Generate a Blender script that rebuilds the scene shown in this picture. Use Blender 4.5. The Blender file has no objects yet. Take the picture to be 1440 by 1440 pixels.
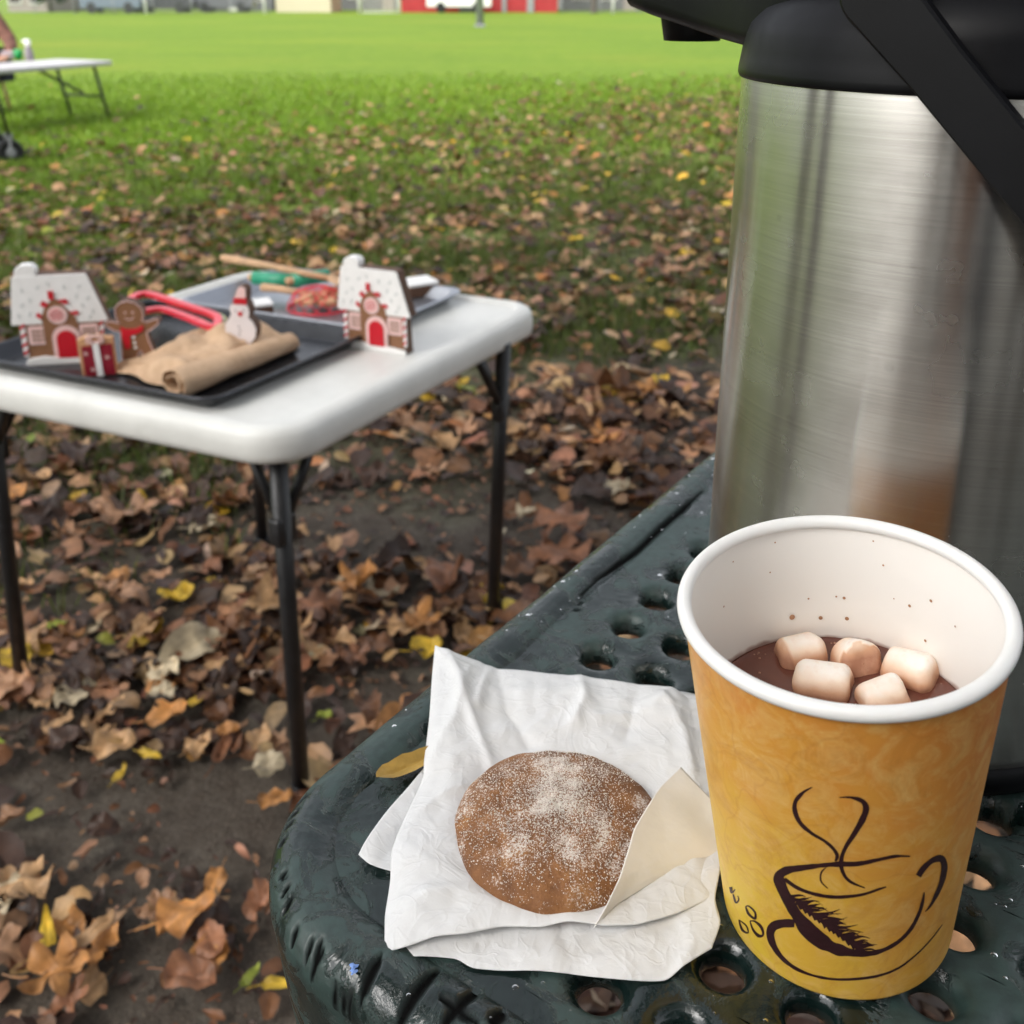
import bpy, bmesh, math, random
import numpy as np
from mathutils import Vector, Matrix, noise as mnoise
random.seed(7); rng = np.random.default_rng(7)
PI = math.pi
S = bpy.context.scene
COL = S.collection

# ---------------------------------------------------------------- camera model (used only to work out where things stand)
CAMZ = 1.02
PITCH = math.atan(488/1440)
_s, _c = math.sin(PITCH), math.cos(PITCH)
def ray(x, y):
    qx, qy = (x-720)/1440, (y-480)/1440
    return np.array([qx, _c-_s*qy, -_s-_c*qy])
def at(x, y, z):
    r = ray(x, y); k = (z-CAMZ)/r[2]
    return Vector((r[0]*k, r[1]*k, z))
def atY(x, y, Y):
    r = ray(x, y); k = Y/r[1]
    return Vector((r[0]*k, Y, CAMZ+r[2]*k))
def topx(X, Y, Z):
    Z = Z-CAMZ
    d = -_s*Y-_c*Z; w = _c*Y-_s*Z
    w = np.where(w > 1e-3, w, 1e-3)
    return 720+1440*X/w, 480+1440*d/w, w

# ---------------------------------------------------------------- object helpers
def link(o): COL.objects.link(o); return o
def tag(o, label=None, cat=None, group=None, kind=None):
    if label: o['label'] = label
    if cat: o['category'] = cat
    if group: o['group'] = group
    if kind: o['kind'] = kind
    return o
def empty(name, loc=(0,0,0), rz=0, label=None, cat=None, group=None):
    o = bpy.data.objects.new(name, None); link(o)
    o.empty_display_size = .02
    o.location = loc; o.rotation_euler = (0,0,rz)
    return tag(o, label, cat, group)
def mesh(name, V, F, mat=None, parent=None, smooth=True, loc=None, rot=None):
    me = bpy.data.meshes.new(name)
    if isinstance(V, np.ndarray): V = V.tolist()
    me.from_pydata([tuple(v) for v in V], [], [tuple(int(i) for i in f) for f in F])
    me.validate(verbose=False)
    if smooth: me.polygons.foreach_set('use_smooth', [True]*len(me.polygons))
    me.update()
    if mat:
        for m in (mat if isinstance(mat, (list,tuple)) else [mat]): me.materials.append(m)
    o = bpy.data.objects.new(name, me); link(o)
    if parent: o.parent = parent
    if loc is not None: o.location = loc
    if rot is not None: o.rotation_euler = rot
    return o
def fast_mesh(name, V, F, mat=None, parent=None, smooth=False, col=None):
    """V (n,3) float array, F (m,k) int array all faces of k corners."""
    me = bpy.data.meshes.new(name)
    n, m, k = len(V), len(F), F.shape[1]
    me.vertices.add(n); me.vertices.foreach_set('co', np.asarray(V, np.float32).ravel())
    me.loops.add(m*k); me.loops.foreach_set('vertex_index', np.asarray(F, np.int32).ravel())
    me.polygons.add(m); me.polygons.foreach_set('loop_start', np.arange(0, m*k, k, dtype=np.int32))
    if smooth: me.polygons.foreach_set('use_smooth', np.ones(m, bool))
    me.update(calc_edges=True)
    if col is not None:
        a = me.color_attributes.new('col', 'FLOAT_COLOR', 'POINT')
        a.data.foreach_set('color', np.concatenate([col, np.ones((n,1))], 1).astype(np.float32).ravel())
    if mat: me.materials.append(mat)
    o = bpy.data.objects.new(name, me); link(o)
    if parent: o.parent = parent
    return o
class MB:
    """collects shapes that make ONE part"""
    def __init__(s): s.V=[]; s.F=[]
    def add(s, V, F):
        b=len(s.V); s.V += [tuple(v) for v in V]; s.F += [tuple(i+b for i in f) for f in F]; return s
    def box(s, cx,cy,cz, sx,sy,sz, rz=0, rx=0, ry=0, bev=0):
        bm=bmesh.new(); bmesh.ops.create_cube(bm,size=1)
        for v in bm.verts: v.co=Vector((v.co.x*sx,v.co.y*sy,v.co.z*sz))
        if bev: bmesh.ops.bevel(bm,geom=bm.edges[:],offset=bev,segments=2,affect='EDGES',profile=.5)
        R=Matrix.Translation((cx,cy,cz))@Matrix.Rotation(rz,4,'Z')@Matrix.Rotation(ry,4,'Y')@Matrix.Rotation(rx,4,'X')
        bm.verts.index_update()
        s.add([R@v.co for v in bm.verts],[[v.index for v in f.verts] for f in bm.faces]); bm.free(); return s
    def tube(s, pts, r, n=10, cap=True):
        pts=[Vector(p) for p in pts]; N=len(pts)
        rr=r if isinstance(r,(list,tuple)) else [r]*N
        V=[];F=[]; up=None
        for i,p in enumerate(pts):
            t=(pts[min(i+1,N-1)]-pts[max(i-1,0)]).normalized()
            if up is None: up=Vector((0,0,1)) if abs(t.z)<.9 else Vector((1,0,0))
            a=t.cross(up).normalized(); b=a.cross(t).normalized(); up=b
            for k in range(n):
                an=2*PI*k/n; V.append(p+(a*math.cos(an)+b*math.sin(an))*rr[i])
        for i in range(N-1):
            for k in range(n):
                F.append((i*n+k,(i+1)*n+k,(i+1)*n+(k+1)%n,i*n+(k+1)%n))
        if cap: F.append(tuple(range(n))); F.append(tuple(reversed(range((N-1)*n,N*n))))
        return s.add(V,F)
    def lathe(s, prof, n=48, cx=0, cy=0, closed=False):
        V=[];F=[]
        for (r,z) in prof:
            for k in range(n):
                a=2*PI*k/n; V.append((cx+r*math.cos(a),cy+r*math.sin(a),z))
        m=len(prof)
        for i in range(m-1 if not closed else m):
            j=(i+1)%m
            for k in range(n): F.append((i*n+k,i*n+(k+1)%n,j*n+(k+1)%n,j*n+k))
        return s.add(V,F)
    def prism(s, out, t, y0=0):
        """outline in local XZ, front face at y=y0, back at y0+t"""
        n=len(out); V=[(x,y0,z) for x,z in out]+[(x,y0+t,z) for x,z in out]
        F=[tuple(range(n)),tuple(reversed(range(n,2*n)))]+[(i+n,(i+1)%n+n,(i+1)%n,i) for i in range(n)]
        return s.add(V,F)
    def build(s, name, mat, parent=None, smooth=False, bevel=0, **k):
        o=mesh(name,s.V,s.F,mat,parent,smooth,**k)
        bm=bmesh.new(); bm.from_mesh(o.data); bmesh.ops.recalc_face_normals(bm,faces=bm.faces); bm.to_mesh(o.data); bm.free()
        if bevel:
            m=o.modifiers.new('b','BEVEL'); m.width=bevel; m.segments=2; m.limit_method='ANGLE'; m.angle_limit=.7
        return o
def auto_smooth(o, ang=.6):
    me=o.data
    me.polygons.foreach_set('use_smooth',[True]*len(me.polygons))
    bm=bmesh.new(); bm.from_mesh(me)
    for e in bm.edges:
        if len(e.link_faces)==2: e.smooth = e.calc_face_angle(0)<ang
    bm.to_mesh(me); bm.free(); return o
def rrect(a, b, r, n=8):
    """rounded rectangle outline 0..a x 0..b, with radius r"""
    P=[]
    for cx,cy,a0 in ((a-r,b-r,0),(r,b-r,PI/2),(r,r,PI),(a-r,r,1.5*PI)):
        for k in range(n+1):
            t=a0+PI/2*k/n; P.append((cx+r*math.cos(t),cy+r*math.sin(t)))
    return P
def loft_rrect(prof, a, b, r, n=8, cap0=True, cap1=True):
    """prof: list of (inset,z)"""
    V=[];F=[];m=4*(n+1)
    for ins,z in prof:
        rr=max(r-ins,.0008)
        for x,y in rrect(a-2*ins,b-2*ins,rr,n): V.append((x+ins,y+ins,z))
    for i in range(len(prof)-1):
        for k in range(m): F.append((i*m+k,i*m+(k+1)%m,(i+1)*m+(k+1)%m,(i+1)*m+k))
    if cap0: F.append(tuple(reversed(range(m))))
    if cap1: F.append(tuple(range((len(prof)-1)*m,len(prof)*m)))
    return V,F

# ---------------------------------------------------------------- materials
def new_mat(name):
    m=bpy.data.materials.new(name); m.use_nodes=True; nt=m.node_tree
    b=nt.nodes['Principled BSDF']; return m,nt,b
def N(nt,t,**k):
    n=nt.nodes.new(t)
    for a,v in k.items():
        if a in n.inputs.keys() if hasattr(n.inputs,'keys') else False: n.inputs[a].default_value=v
        else: setattr(n,a,v)
    return n
def coords(nt, scale=(1,1,1), kind='Object'):
    tc=nt.nodes.new('ShaderNodeTexCoord'); mp=nt.nodes.new('ShaderNodeMapping')
    mp.inputs['Scale'].default_value=scale
    nt.links.new(tc.outputs[kind],mp.inputs['Vector']); return mp.outputs['Vector']
def tex_noise(nt, vec, scale, detail=3, rough=.55, dist=0):
    n=nt.nodes.new('ShaderNodeTexNoise'); n.inputs['Scale'].default_value=scale
    n.inputs['Detail'].default_value=detail; n.inputs['Roughness'].default_value=rough; n.inputs['Distortion'].default_value=dist
    nt.links.new(vec,n.inputs['Vector']); return n.outputs['Fac']
def ramp(nt, fac, stops):
    r=nt.nodes.new('ShaderNodeValToRGB'); e=r.color_ramp.elements
    while len(e)>len(stops): e.remove(e[-1])
    while len(e)<len(stops): e.new(.5)
    for i,(p,c) in enumerate(stops):
        e[i].position=p; e[i].color=(*c,1) if len(c)==3 else c
    nt.links.new(fac,r.inputs['Fac']); return r.outputs['Color']
def g3(v): return (v,v,v)
def mixc(nt, fac, a, b, mode='MIX'):
    m=nt.nodes.new('ShaderNodeMix'); m.data_type='RGBA'; m.blend_type=mode
    for sock,v in ((m.inputs[0],fac),(m.inputs[6],a),(m.inputs[7],b)):
        if isinstance(v,(int,float)): sock.default_value=v
        elif isinstance(v,tuple): sock.default_value=(*v,1) if len(v)==3 else v
        else: nt.links.new(v,sock)
    return m.outputs[2]
def math_n(nt, op, a, b=None, clamp=False):
    m=nt.nodes.new('ShaderNodeMath'); m.operation=op; m.use_clamp=clamp
    for i,v in enumerate((a,b)):
        if v is None: continue
        if isinstance(v,(int,float)): m.inputs[i].default_value=v
        else: nt.links.new(v,m.inputs[i])
    return m.outputs[0]
def bump(nt, bsdf, h, strength=.5, dist=.001, prev=None):
    b=nt.nodes.new('ShaderNodeBump'); b.inputs['Strength'].default_value=strength; b.inputs['Distance'].default_value=dist
    nt.links.new(h,b.inputs['Height'])
    if prev is not None: nt.links.new(prev,b.inputs['Normal'])
    nt.links.new(b.outputs['Normal'],bsdf.inputs['Normal']); return b.outputs['Normal']
def simple(name, col, rough=.5, metal=0, var=.15, vs=40, bs=0, bscale=200, bd=.001, sss=0, spec=None, coat=0):
    """procedural material: colour with two octaves of mottling, varied gloss and a fine bump"""
    m,nt,b=new_mat(name); v=coords(nt)
    n=tex_noise(nt,v,vs,4,.6)
    lo=tuple(c*(1-var) for c in col); hi=tuple(min(1,c*(1+var)) for c in col)
    nt.links.new(ramp(nt,n,[(.3,lo),(.7,hi)]),b.inputs['Base Color'])
    nt.links.new(ramp(nt,tex_noise(nt,v,vs*2.3,3),[(.3,g3(rough*.85)),(.7,g3(min(1,rough*1.15)))]),b.inputs['Roughness'])
    b.inputs['Metallic'].default_value=metal
    if spec is not None: b.inputs['Specular IOR Level'].default_value=spec
    if sss: b.inputs['Subsurface Weight'].default_value=sss; b.inputs['Subsurface Radius'].default_value=(.01,.006,.004); b.inputs['Subsurface Scale'].default_value=.3
    if coat: b.inputs['Coat Weight'].default_value=coat
    if bs: bump(nt,b,tex_noise(nt,v,bscale,3),bs,bd)
    return m

def vcol_leaf(name, transl=.25, rough=.6, nscale=60, vein=True):
    m,nt,b=new_mat(name)
    a=nt.nodes.new('ShaderNodeAttribute'); a.attribute_name='col'
    v=coords(nt); n=tex_noise(nt,v,nscale,4,.65)
    c=mixc(nt,1.0,a.outputs['Color'],ramp(nt,n,[(.25,g3(.55)),(.55,g3(1.0)),(.8,g3(1.35))]),'MULTIPLY')
    nt.links.new(c,b.inputs['Base Color']); b.inputs['Roughness'].default_value=rough
    b.inputs['Specular IOR Level'].default_value=.35
    bump(nt,b,n,.5,.002)
    if transl:
        t=nt.nodes.new('ShaderNodeBsdfTranslucent'); nt.links.new(c,t.inputs['Color'])
        mx=nt.nodes.new('ShaderNodeMixShader'); mx.inputs[0].default_value=transl
        nt.links.new(b.outputs[0],mx.inputs[1]); nt.links.new(t.outputs[0],mx.inputs[2])
        nt.links.new(mx.outputs[0],nt.nodes['Material Output'].inputs['Surface'])
    return m
M={}
M['leaf']=vcol_leaf('dry_leaf',.12,.5)
M['blade']=vcol_leaf('grass_blade',.3,.5,25)
M['tree_leaf']=vcol_leaf('tree_leaf',.3,.5,3)
M['table_white']=simple('table_plastic',(.70,.70,.665),.40,var=.07,vs=14,bs=.35,bscale=700,bd=.0005)
M['black_steel']=simple('black_steel',(.012,.012,.013),.4,var=.3,vs=60,bs=.15,bscale=400,bd=.0003)
M['black_plastic']=simple('black_plastic',(.0028,.003,.0042),.42,var=.2,vs=30,bs=.25,bscale=1800,bd=.0001,spec=.2)
M['wood_brown']=simple('brown_board',(.24,.11,.05),.6,var=.12,vs=60,bs=.2,bscale=300,bd=.0004)
M['wood_edge']=simple('board_edge',(.10,.045,.022),.65,var=.25,vs=90)
M['paint_white']=simple('white_paint',(.86,.85,.83),.5,var=.04,vs=80)
M['paint_grey']=simple('grey_sprinkle',(.58,.60,.58),.5,var=.1)
M['paint_red']=simple('red_paint',(.55,.008,.02),.42,var=.08,vs=80)
M['paint_pink']=simple('pink_paint',(.8,.55,.52),.5,var=.05,vs=80)
M['paint_darkred']=simple('dark_red_paint',(.25,.006,.02),.5,var=.1,vs=80)
M['beige']=simple('beige_board',(.6,.33,.16),.6,var=.1,vs=80)
M['dark_window']=simple('window_pane_paint',(.05,.03,.03),.5)
M['tray']=simple('nonstick_tray',(.05,.053,.06),.3,metal=.7,var=.12,vs=30,bs=.06,bscale=120,bd=.0003)
M['tray_alu']=simple('aluminium_tray',(.36,.38,.42),.32,metal=.8,var=.06,vs=30,bs=.05,bscale=100,bd=.0003)
M['red_plastic']=simple('red_plastic',(.8,.04,.07),.3,var=.05,sss=.1)
M['green_plastic']=simple('green_plastic',(.03,.32,.18),.35,var=.06)
M['yellow_plastic']=simple('yellow_plastic',(.7,.55,.2),.35,var=.05)
M['light_wood']=simple('light_wood',(.55,.34,.19),.6,var=.18,vs=40,bs=.3,bscale=150,bd=.0005)
M['skin']=simple('skin',(.5,.27,.18),.5,var=.08,sss=.15)
M['shoe']=simple('black_shoe',(.012,.012,.014),.5)
M['plaid']=simple('brown_knit',(.16,.07,.05),.9,var=.6,vs=18)
M['grey_metal']=simple('galvanised_steel',(.3,.31,.32),.6,metal=.0,var=.12,vs=10)
M['grey_green_metal']=simple('dark_grey_legs',(.05,.06,.055),.5,metal=.2)
M['cloth_black']=simple('black_canvas',(.01,.012,.018),.85,var=.3)
M['bark']=simple('bark',(.09,.07,.055),.9,var=.5,vs=9,bs=1,bscale=14,bd=.03)

# brushed steel
def steel():
    m,nt,b=new_mat('brushed_steel'); 
    v=coords(nt,(6,6,1500)); n=tex_noise(nt,v,1,2,.7)
    v3=coords(nt,(90,90,2600)); n3=tex_noise(nt,v3,1,1,.6)
    v2=coords(nt); sm=tex_noise(nt,v2,26,4,.6)
    b.inputs['Metallic'].default_value=1
    c=ramp(nt,n,[(.25,(.49,.475,.44)),(.75,(.60,.585,.54))])
    # faint smudges and dried drops on the steel
    vo=nt.nodes.new('ShaderNodeTexVoronoi'); vo.inputs['Scale'].default_value=55; nt.links.new(v2,vo.inputs['Vector'])
    spot=ramp(nt,vo.outputs['Distance'],[(.07,g3(.95)),(.10,g3(.88)),(.12,g3(1))])
    c=mixc(nt,1.0,c,spot,'MULTIPLY')
    nt.links.new(c,b.inputs['Base Color'])
    nt.links.new(ramp(nt,sm,[(.3,g3(.22)),(.7,g3(.30))]),b.inputs['Roughness'])
    b.inputs['Anisotropic'].default_value=.96; b.inputs['Anisotropic Rotation'].default_value=.25
    t=nt.nodes.new('ShaderNodeTangent'); t.direction_type='RADIAL'; t.axis='Z'
    nt.links.new(t.outputs[0],b.inputs['Tangent'])
    nn=bump(nt,b,n,.035,.0002); bump(nt,b,n3,.05,.0002,nn)
    return m
M['steel']=steel()

# wet coated picnic table
def vinyl():
    m,nt,b=new_mat('green_coating'); v=coords(nt)
    a=nt.nodes.new('ShaderNodeAttribute'); a.attribute_name='col'   # red channel: torn coating
    n1=tex_noise(nt,v,55,6,.68,.8); n2=tex_noise(nt,v,16,3,.5)
    n3=tex_noise(nt,v,220,3,.6); n4=tex_noise(nt,v,900,2,.6)
    sh=math_n(nt,'ADD',n1,math_n(nt,'MULTIPLY',math_n(nt,'SUBTRACT',n2,.5),.7))
    edge=ramp(nt,sh,[(.40,g3(0)),(.475,g3(.25)),(.49,g3(.95)),(.505,g3(.35)),(.52,g3(1)),(1,g3(1))])
    base=mixc(nt,edge,(.004,.011,.010),(.026,.050,.045))
    base=mixc(nt,ramp(nt,n3,[(.35,g3(.55)),(.6,g3(0))]),base,(.012,.022,.021))
    # round water stains
    vo=nt.nodes.new('ShaderNodeTexVoronoi'); vo.inputs['Scale'].default_value=28; vo.inputs['Randomness'].default_value=1; nt.links.new(v,vo.inputs['Vector'])
    base=mixc(nt,ramp(nt,vo.outputs['Distance'],[(.09,g3(.8)),(.13,g3(0))]),base,(.006,.011,.011))
    base=mixc(nt,a.outputs['Color'],base,(.003,.003,.003))
    nt.links.new(base,b.inputs['Base Color'])
    r=mixc(nt,edge,g3(.15),g3(.48)); r=mixc(nt,a.outputs['Color'],r,g3(.9)); nt.links.new(r,b.inputs['Roughness'])
    nt.links.new(mixc(nt,a.outputs['Color'],g3(.55),g3(.05)),b.inputs['Specular IOR Level'])
    p=bump(nt,b,edge,.7,.0005); p=bump(nt,b,n3,.35,.0007,p); bump(nt,b,n4,.25,.0002,p)
    return m
M['vinyl']=vinyl()

def ground_mat():
    m,nt,b=new_mat('ground_soil_and_lawn')
    v=coords(nt)
    # soil
    s1=tex_noise(nt,v,5,5,.6); s2=tex_noise(nt,v,60,5,.7); s3=tex_noise(nt,v,260,3,.7)
    soil=ramp(nt,s1,[(.3,(.066,.053,.041)),(.55,(.115,.098,.078)),(.75,(.15,.143,.113))])
    soil=mixc(nt,ramp(nt,s2,[(.35,g3(0)),(.7,g3(.8))]),soil,(.055,.040,.029))
    soil=mixc(nt,ramp(nt,s3,[(.58,g3(0)),(.68,g3(.8))]),soil,(.20,.16,.12))
    # lawn
    l1=tex_noise(nt,v,.16,4,.6); vs=coords(nt,(.10,.55,1)); l2=tex_noise(nt,vs,1.3,6,.72); l3=tex_noise(nt,v,30,4,.7)
    lawn=ramp(nt,l1,[(.3,(.125,.205,.008)),(.5,(.16,.25,.010)),(.7,(.24,.27,.018))])
    lawn=mixc(nt,ramp(nt,l2,[(.35,g3(0)),(.65,g3(.6))]),lawn,(.085,.165,.009))
    lawn=mixc(nt,ramp(nt,l3,[(.3,g3(.55)),(.6,g3(0))]),lawn,(.07,.15,.012))
    # where: distance beyond the diagonal edge of the shaded leaf-strewn ground
    sx=nt.nodes.new('ShaderNodeSeparateXYZ'); nt.links.new(v,sx.inputs[0])
    d=math_n(nt,'ADD',math_n(nt,'MULTIPLY',sx.outputs[1],.78),math_n(nt,'MULTIPLY',sx.outputs[0],-.62))
    w=tex_noise(nt,v,.9,4,.6)
    d=math_n(nt,'ADD',d,math_n(nt,'MULTIPLY',math_n(nt,'SUBTRACT',w,.5),2.4))
    k=nt.nodes.new('ShaderNodeMapRange'); k.inputs['From Min'].default_value=1.6; k.inputs['From Max'].default_value=5.2
    nt.links.new(d,k.inputs['Value'])
    l4=tex_noise(nt,v,3.5,5,.75); lawn=mixc(nt,ramp(nt,l4,[(.45,g3(0)),(.7,g3(.55))]),lawn,(.23,.30,.03))
    nt.links.new(mixc(nt,k.outputs[0],soil,lawn),b.inputs['Base Color'])
    b.inputs['Roughness'].default_value=.85; b.inputs['Specular IOR Level'].default_value=.25
    p=bump(nt,b,s2,.9,.012); bump(nt,b,s3,.8,.004,p)
    return m

# ---------------------------------------------------------------- ground
def ground_h(x, y): return 0.0
gm=ground_mat()
bm=bmesh.new()
gv=[]; 
xs=sorted(set([-400,-150,-60,-25,-12,-8]+[i*.25 for i in range(-24,25)]+[8,12,25,60,150,400]))
ys=sorted(set([-200,-60,-25,-12,-6,-3]+[i*.25 for i in range(-8,60)]+[16,20,26,34,50,80,120,200,320,500]))
V=[];F=[]
for y in ys:
    for x in xs:
        near = abs(x)<7 and -2<y<16
        z = mnoise.noise(Vector((x*1.1,y*1.1,3)))*.012 if near else 0
        V.append((x,y,z))
nx=len(xs)
for j in range(len(ys)-1):
    for i in range(nx-1): F.append((j*nx+i,j*nx+i+1,(j+1)*nx+i+1,(j+1)*nx+i))
g=mesh('ground',V,F,gm); tag(g,kind='structure')

# ---------------------------------------------------------------- picnic table (dark green coated steel)
TZ=.75
UC=Vector((.5735,.8192,0)); NC=Vector((.8192,-.5735,0)); CORN=Vector((-.1028,.2587,0))-Vector((.8192,-.5735,0))*.0045   # edge directions and the square corner
TA,TB=.76,1.5
def tab(a,b,z=0): return CORN+UC*a+NC*b+Vector((0,0,TZ+z))
pt=empty('picnic_table',(CORN.x,CORN.y,0),0,'dark green coated picnic table with round holes and a thick worn rounded rim','picnic table')
def loc_pt(p): return (p.x-CORN.x,p.y-CORN.y,p.z)
# rim: profile swept round a rounded rectangle, fine near the camera corner
prof=[(.0075,-.062),(.0045,-.058),(.003,-.045),(.0015,-.03),(.0002,-.017),(0,-.012),(.0006,-.0085),(.0022,-.005),(.005,-.0022),(.0085,-.0006),(.0125,0),(.0165,-.0004),(.020,-.0018),(.0228,-.0038),(.0252,-.0066),(.0262,-.0085)]
def path_rr(r, fine):
    P=[]
    def seg(p0,p1,n):
        for k in range(n): P.append((p0[0]+(p1[0]-p0[0])*k/n,p0[1]+(p1[1]-p0[1])*k/n))
    def arc(cx,cy,a0,n):
        for k in range(n): t=a0+PI/2*k/n; P.append((cx+r*math.cos(t),cy+r*math.sin(t)))
    # start at (TA-r, 0) [b=0 edge], run back to the corner, round it, and out along a=0
    seg((TA,0.0),(.5,0),30); seg((.5,0),(.2,0),int(.3/.003)); seg((.2,0),(r,0),int((.2-r)/.0009))
    n=110
    for k in range(n): t=-PI/2-PI/2*k/n; P.append((r+r*math.cos(t),r+r*math.sin(t)))
    seg((0,r),(0,.2),int((.2-r)/.0009)); seg((0,.2),(0,.42),int(.22/.0015)); seg((0,.42),(0,TB),50); P.append((0,TB))
    return P
R0=.062
def sub(prof,m):
    out=[]
    for i in range(len(prof)-1):
        for k in range(m): out.append((prof[i][0]+(prof[i+1][0]-prof[i][0])*k/m,prof[i][1]+(prof[i+1][1]-prof[i][1])*k/m))
    return out+[prof[-1]]
pf=sub(prof,3)
base=path_rr(R0,True)
def inset_pt(a,b,ins):
    # inset of a path point: straight edges or corner arc about (R0,R0)
    if a<R0 and b<R0:
        dx,dy=a-R0,b-R0; L=math.hypot(dx,dy); k=(L-ins)/L
        return R0+dx*k,R0+dy*k
    if b<1e-6: return a,ins
    return ins,b
# cuts in the coating: pixel segments on the crest plane -> (a,b)
def ab(px_,py_,z=0):
    p=at(px_,py_,TZ+z)-CORN; return (p.x*UC.x+p.y*UC.y, p.x*NC.x+p.y*NC.y)
CUTS=[]
for (x0,y0,x1,y1,w) in [(536,1344,506,1388,.0017),(618,1354,556,1428,.0020),(676,1378,620,1440,.0019),(618,1398,672,1438,.0017),(708,1412,690,1440,.0026),
    (455,1328,434,1343,.0012),(470,1360,460,1392,.0013),(484,1372,470,1392,.0012),(452,1318,440,1340,.0011),(418,1290,408,1308,.001),(410,1255,399,1270,.001),(408,1236,396,1250,.0009),(404,1218,393,1226,.0009),(396,1222,402,1232,.0007),
    (432,1108,418,1118,.0009),(418,1130,405,1142,.0009),(412,1146,400,1156,.0008),(400,1168,393,1180,.0009),(470,1068,455,1074,.0007),(502,1042,488,1050,.0007),
    (960,662,978,672,.0007),(560,992,548,1004,.0006),(440,1312,428,1330,.0009),(495,1372,478,1400,.0008)]:
    CUTS.append((*ab(x0,y0),*ab(x1,y1),w))
# long crack where the rim meets the plate
CRACK=[ab(x,y,-.003) for x,y in [(988,690),(960,716),(930,742),(895,775),(862,800),(838,818),(818,838),(810,860)]]
CRW=[.0004,.0016,.0017,.0015,.0015,.0010,.0006,.0003]
def segd(a,b,s):
    ax,ay,bx,by=s[:4]; dx,dy=bx-ax,by-ay; L=dx*dx+dy*dy
    t=max(0,min(1,((a-ax)*dx+(b-ay)*dy)/L)) if L>0 else 0
    return math.hypot(a-ax-t*dx,b-ay-t*dy),t
def cut_depth(a,b):
    w=0
    for s in CUTS:
        if abs(a-s[0])>.05 and abs(a-s[2])>.05: continue
        d,t=segd(a,b,s); ww=s[4]*(1-abs(2*t-1)**3*.8)
        if d<ww*2.2: w=max(w,math.exp(-(d/ww)**4))
    for i in range(len(CRACK)-1):
        d,t=segd(a,b,(*CRACK[i],*CRACK[i+1])); ww=CRW[i]*(1-t)+CRW[i+1]*t
        if d<ww*2.2: w=max(w,math.exp(-(d/ww)**4))
    return w
Vr=[];Fr=[];Cr=[]; npf=len(pf)
for (a,b) in base:
    for ins,z in pf:
        aa,bb=inset_pt(a,b,ins)
        nz=mnoise.noise(Vector((aa*22,bb*22,z*22)))*.0009+mnoise.noise(Vector((aa*90,bb*90,z*90)))*.00025
        w=cut_depth(aa,bb) if (z>-.012) else 0
        if -.014<z<=-.006 and ins<.003:    # notches running over the outer shoulder
            w=max(w,cut_depth(aa,bb)*.8)
        p=tab(aa,bb,z+nz-.0016*w); Vr.append(loc_pt(p)); Cr.append((w,w,w))
for i in range(len(base)-1):
    for k in range(npf-1): Fr.append((i*npf+k,(i+1)*npf+k,(i+1)*npf+k+1,i*npf+k+1))
rim=fast_mesh('rim',np.array(Vr),np.array(Fr)[:,::-1],M['vinyl'],pt,True,np.array(Cr))
# perforated plate
AP,BP,A0,B0=.0272,.0267,.0437,.0505
PZ=-.0032
def cell(ca,cb,seg,hole=True):
    V=[];F=[]
    ha,hb=AP/2,BP/2
    R=.0064
    rings=[('sq',1.0,0),('mix',.62,0),('r',R+.0046,-.0002),('r',R+.0030,-.0009),('r',R+.0014,-.0023),('r',R+.0003,-.0044),('r',R,-.0068),('r',R+.0004,-.0092),('r',R+.0025,-.0115),('sq',1.0,-.0120)]
    for kind,v,z in rings:
        for k in range(seg):
            t=2*PI*k/seg; c,s=math.cos(t),math.sin(t)
            q=1/max(abs(c)/ha,abs(s)/hb)
            if kind=='sq': r=q
            elif kind=='mix': r=(R+.0052)*(1-.35)+q*.35
            else: r=v
            V.append((ca+c*r,cb+s*r,PZ+z))
    for i in range(len(rings)-1):
        for k in range(seg): F.append((i*seg+k,i*seg+(k+1)%seg,(i+1)*seg+(k+1)%seg,(i+1)*seg+k))
    return V,F
PV=[];PF=[]
def addp(V,F):
    b=len(PV); PV.extend(V); PF.extend([tuple(i+b for i in f) for f in F])
na=int((TA-.03-A0)/AP)+1; nb=int((TB-.03-B0)/BP)+1
def flat(a0,a1,b0,b1,st=.006):
    ia=max(1,int((a1-a0)/st)) if a1-a0<.5 else 60; ib=max(1,int((b1-b0)/st)) if b1-b0<.5 else 60
    V=[(a0+(a1-a0)*i/ia,b0+(b1-b0)*j/ib,PZ) for j in range(ib+1) for i in range(ia+1)]
    F=[(j*(ia+1)+i,j*(ia+1)+i+1,(j+1)*(ia+1)+i+1,(j+1)*(ia+1)+i) for j in range(ib) for i in range(ia)]
    addp(V,F)
for i in range(na):
    for j in range(nb):
        ca,cb=A0+i*AP,B0+j*BP
        if (i==0 and j<=1) or (j==0 and i<=1): flat(ca-AP/2,ca+AP/2,cb-BP/2,cb+BP/2); continue
        addp(*cell(ca,cb,32 if (i<13 and j<9) else 12))
a1=A0+(na-.5)*AP; b1=B0+(nb-.5)*BP
flat(.019,.4,.0205,B0-BP/2,.002); flat(.4,TA,.0205,B0-BP/2,.01)
flat(.0205,A0-AP/2,B0-BP/2,.4,.002); flat(.0205,A0-AP/2,.4,TB,.02)
PVn=np.array(PV); C=np.zeros((len(PV),3))
out=[]
for i,(a,b,z) in enumerate(PV):
    w=0
    if z>PZ-.006 and a<.45 and b<.06: w=cut_depth(a,b)
    nz=mnoise.noise(Vector((a*14,b*14,5)))*.0006
    C[i]=w
    out.append(loc_pt(tab(a,b,z+nz-.0022*w)))
bmq=mesh('perforated_top',out,PF,M['vinyl'],pt,True)
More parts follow.
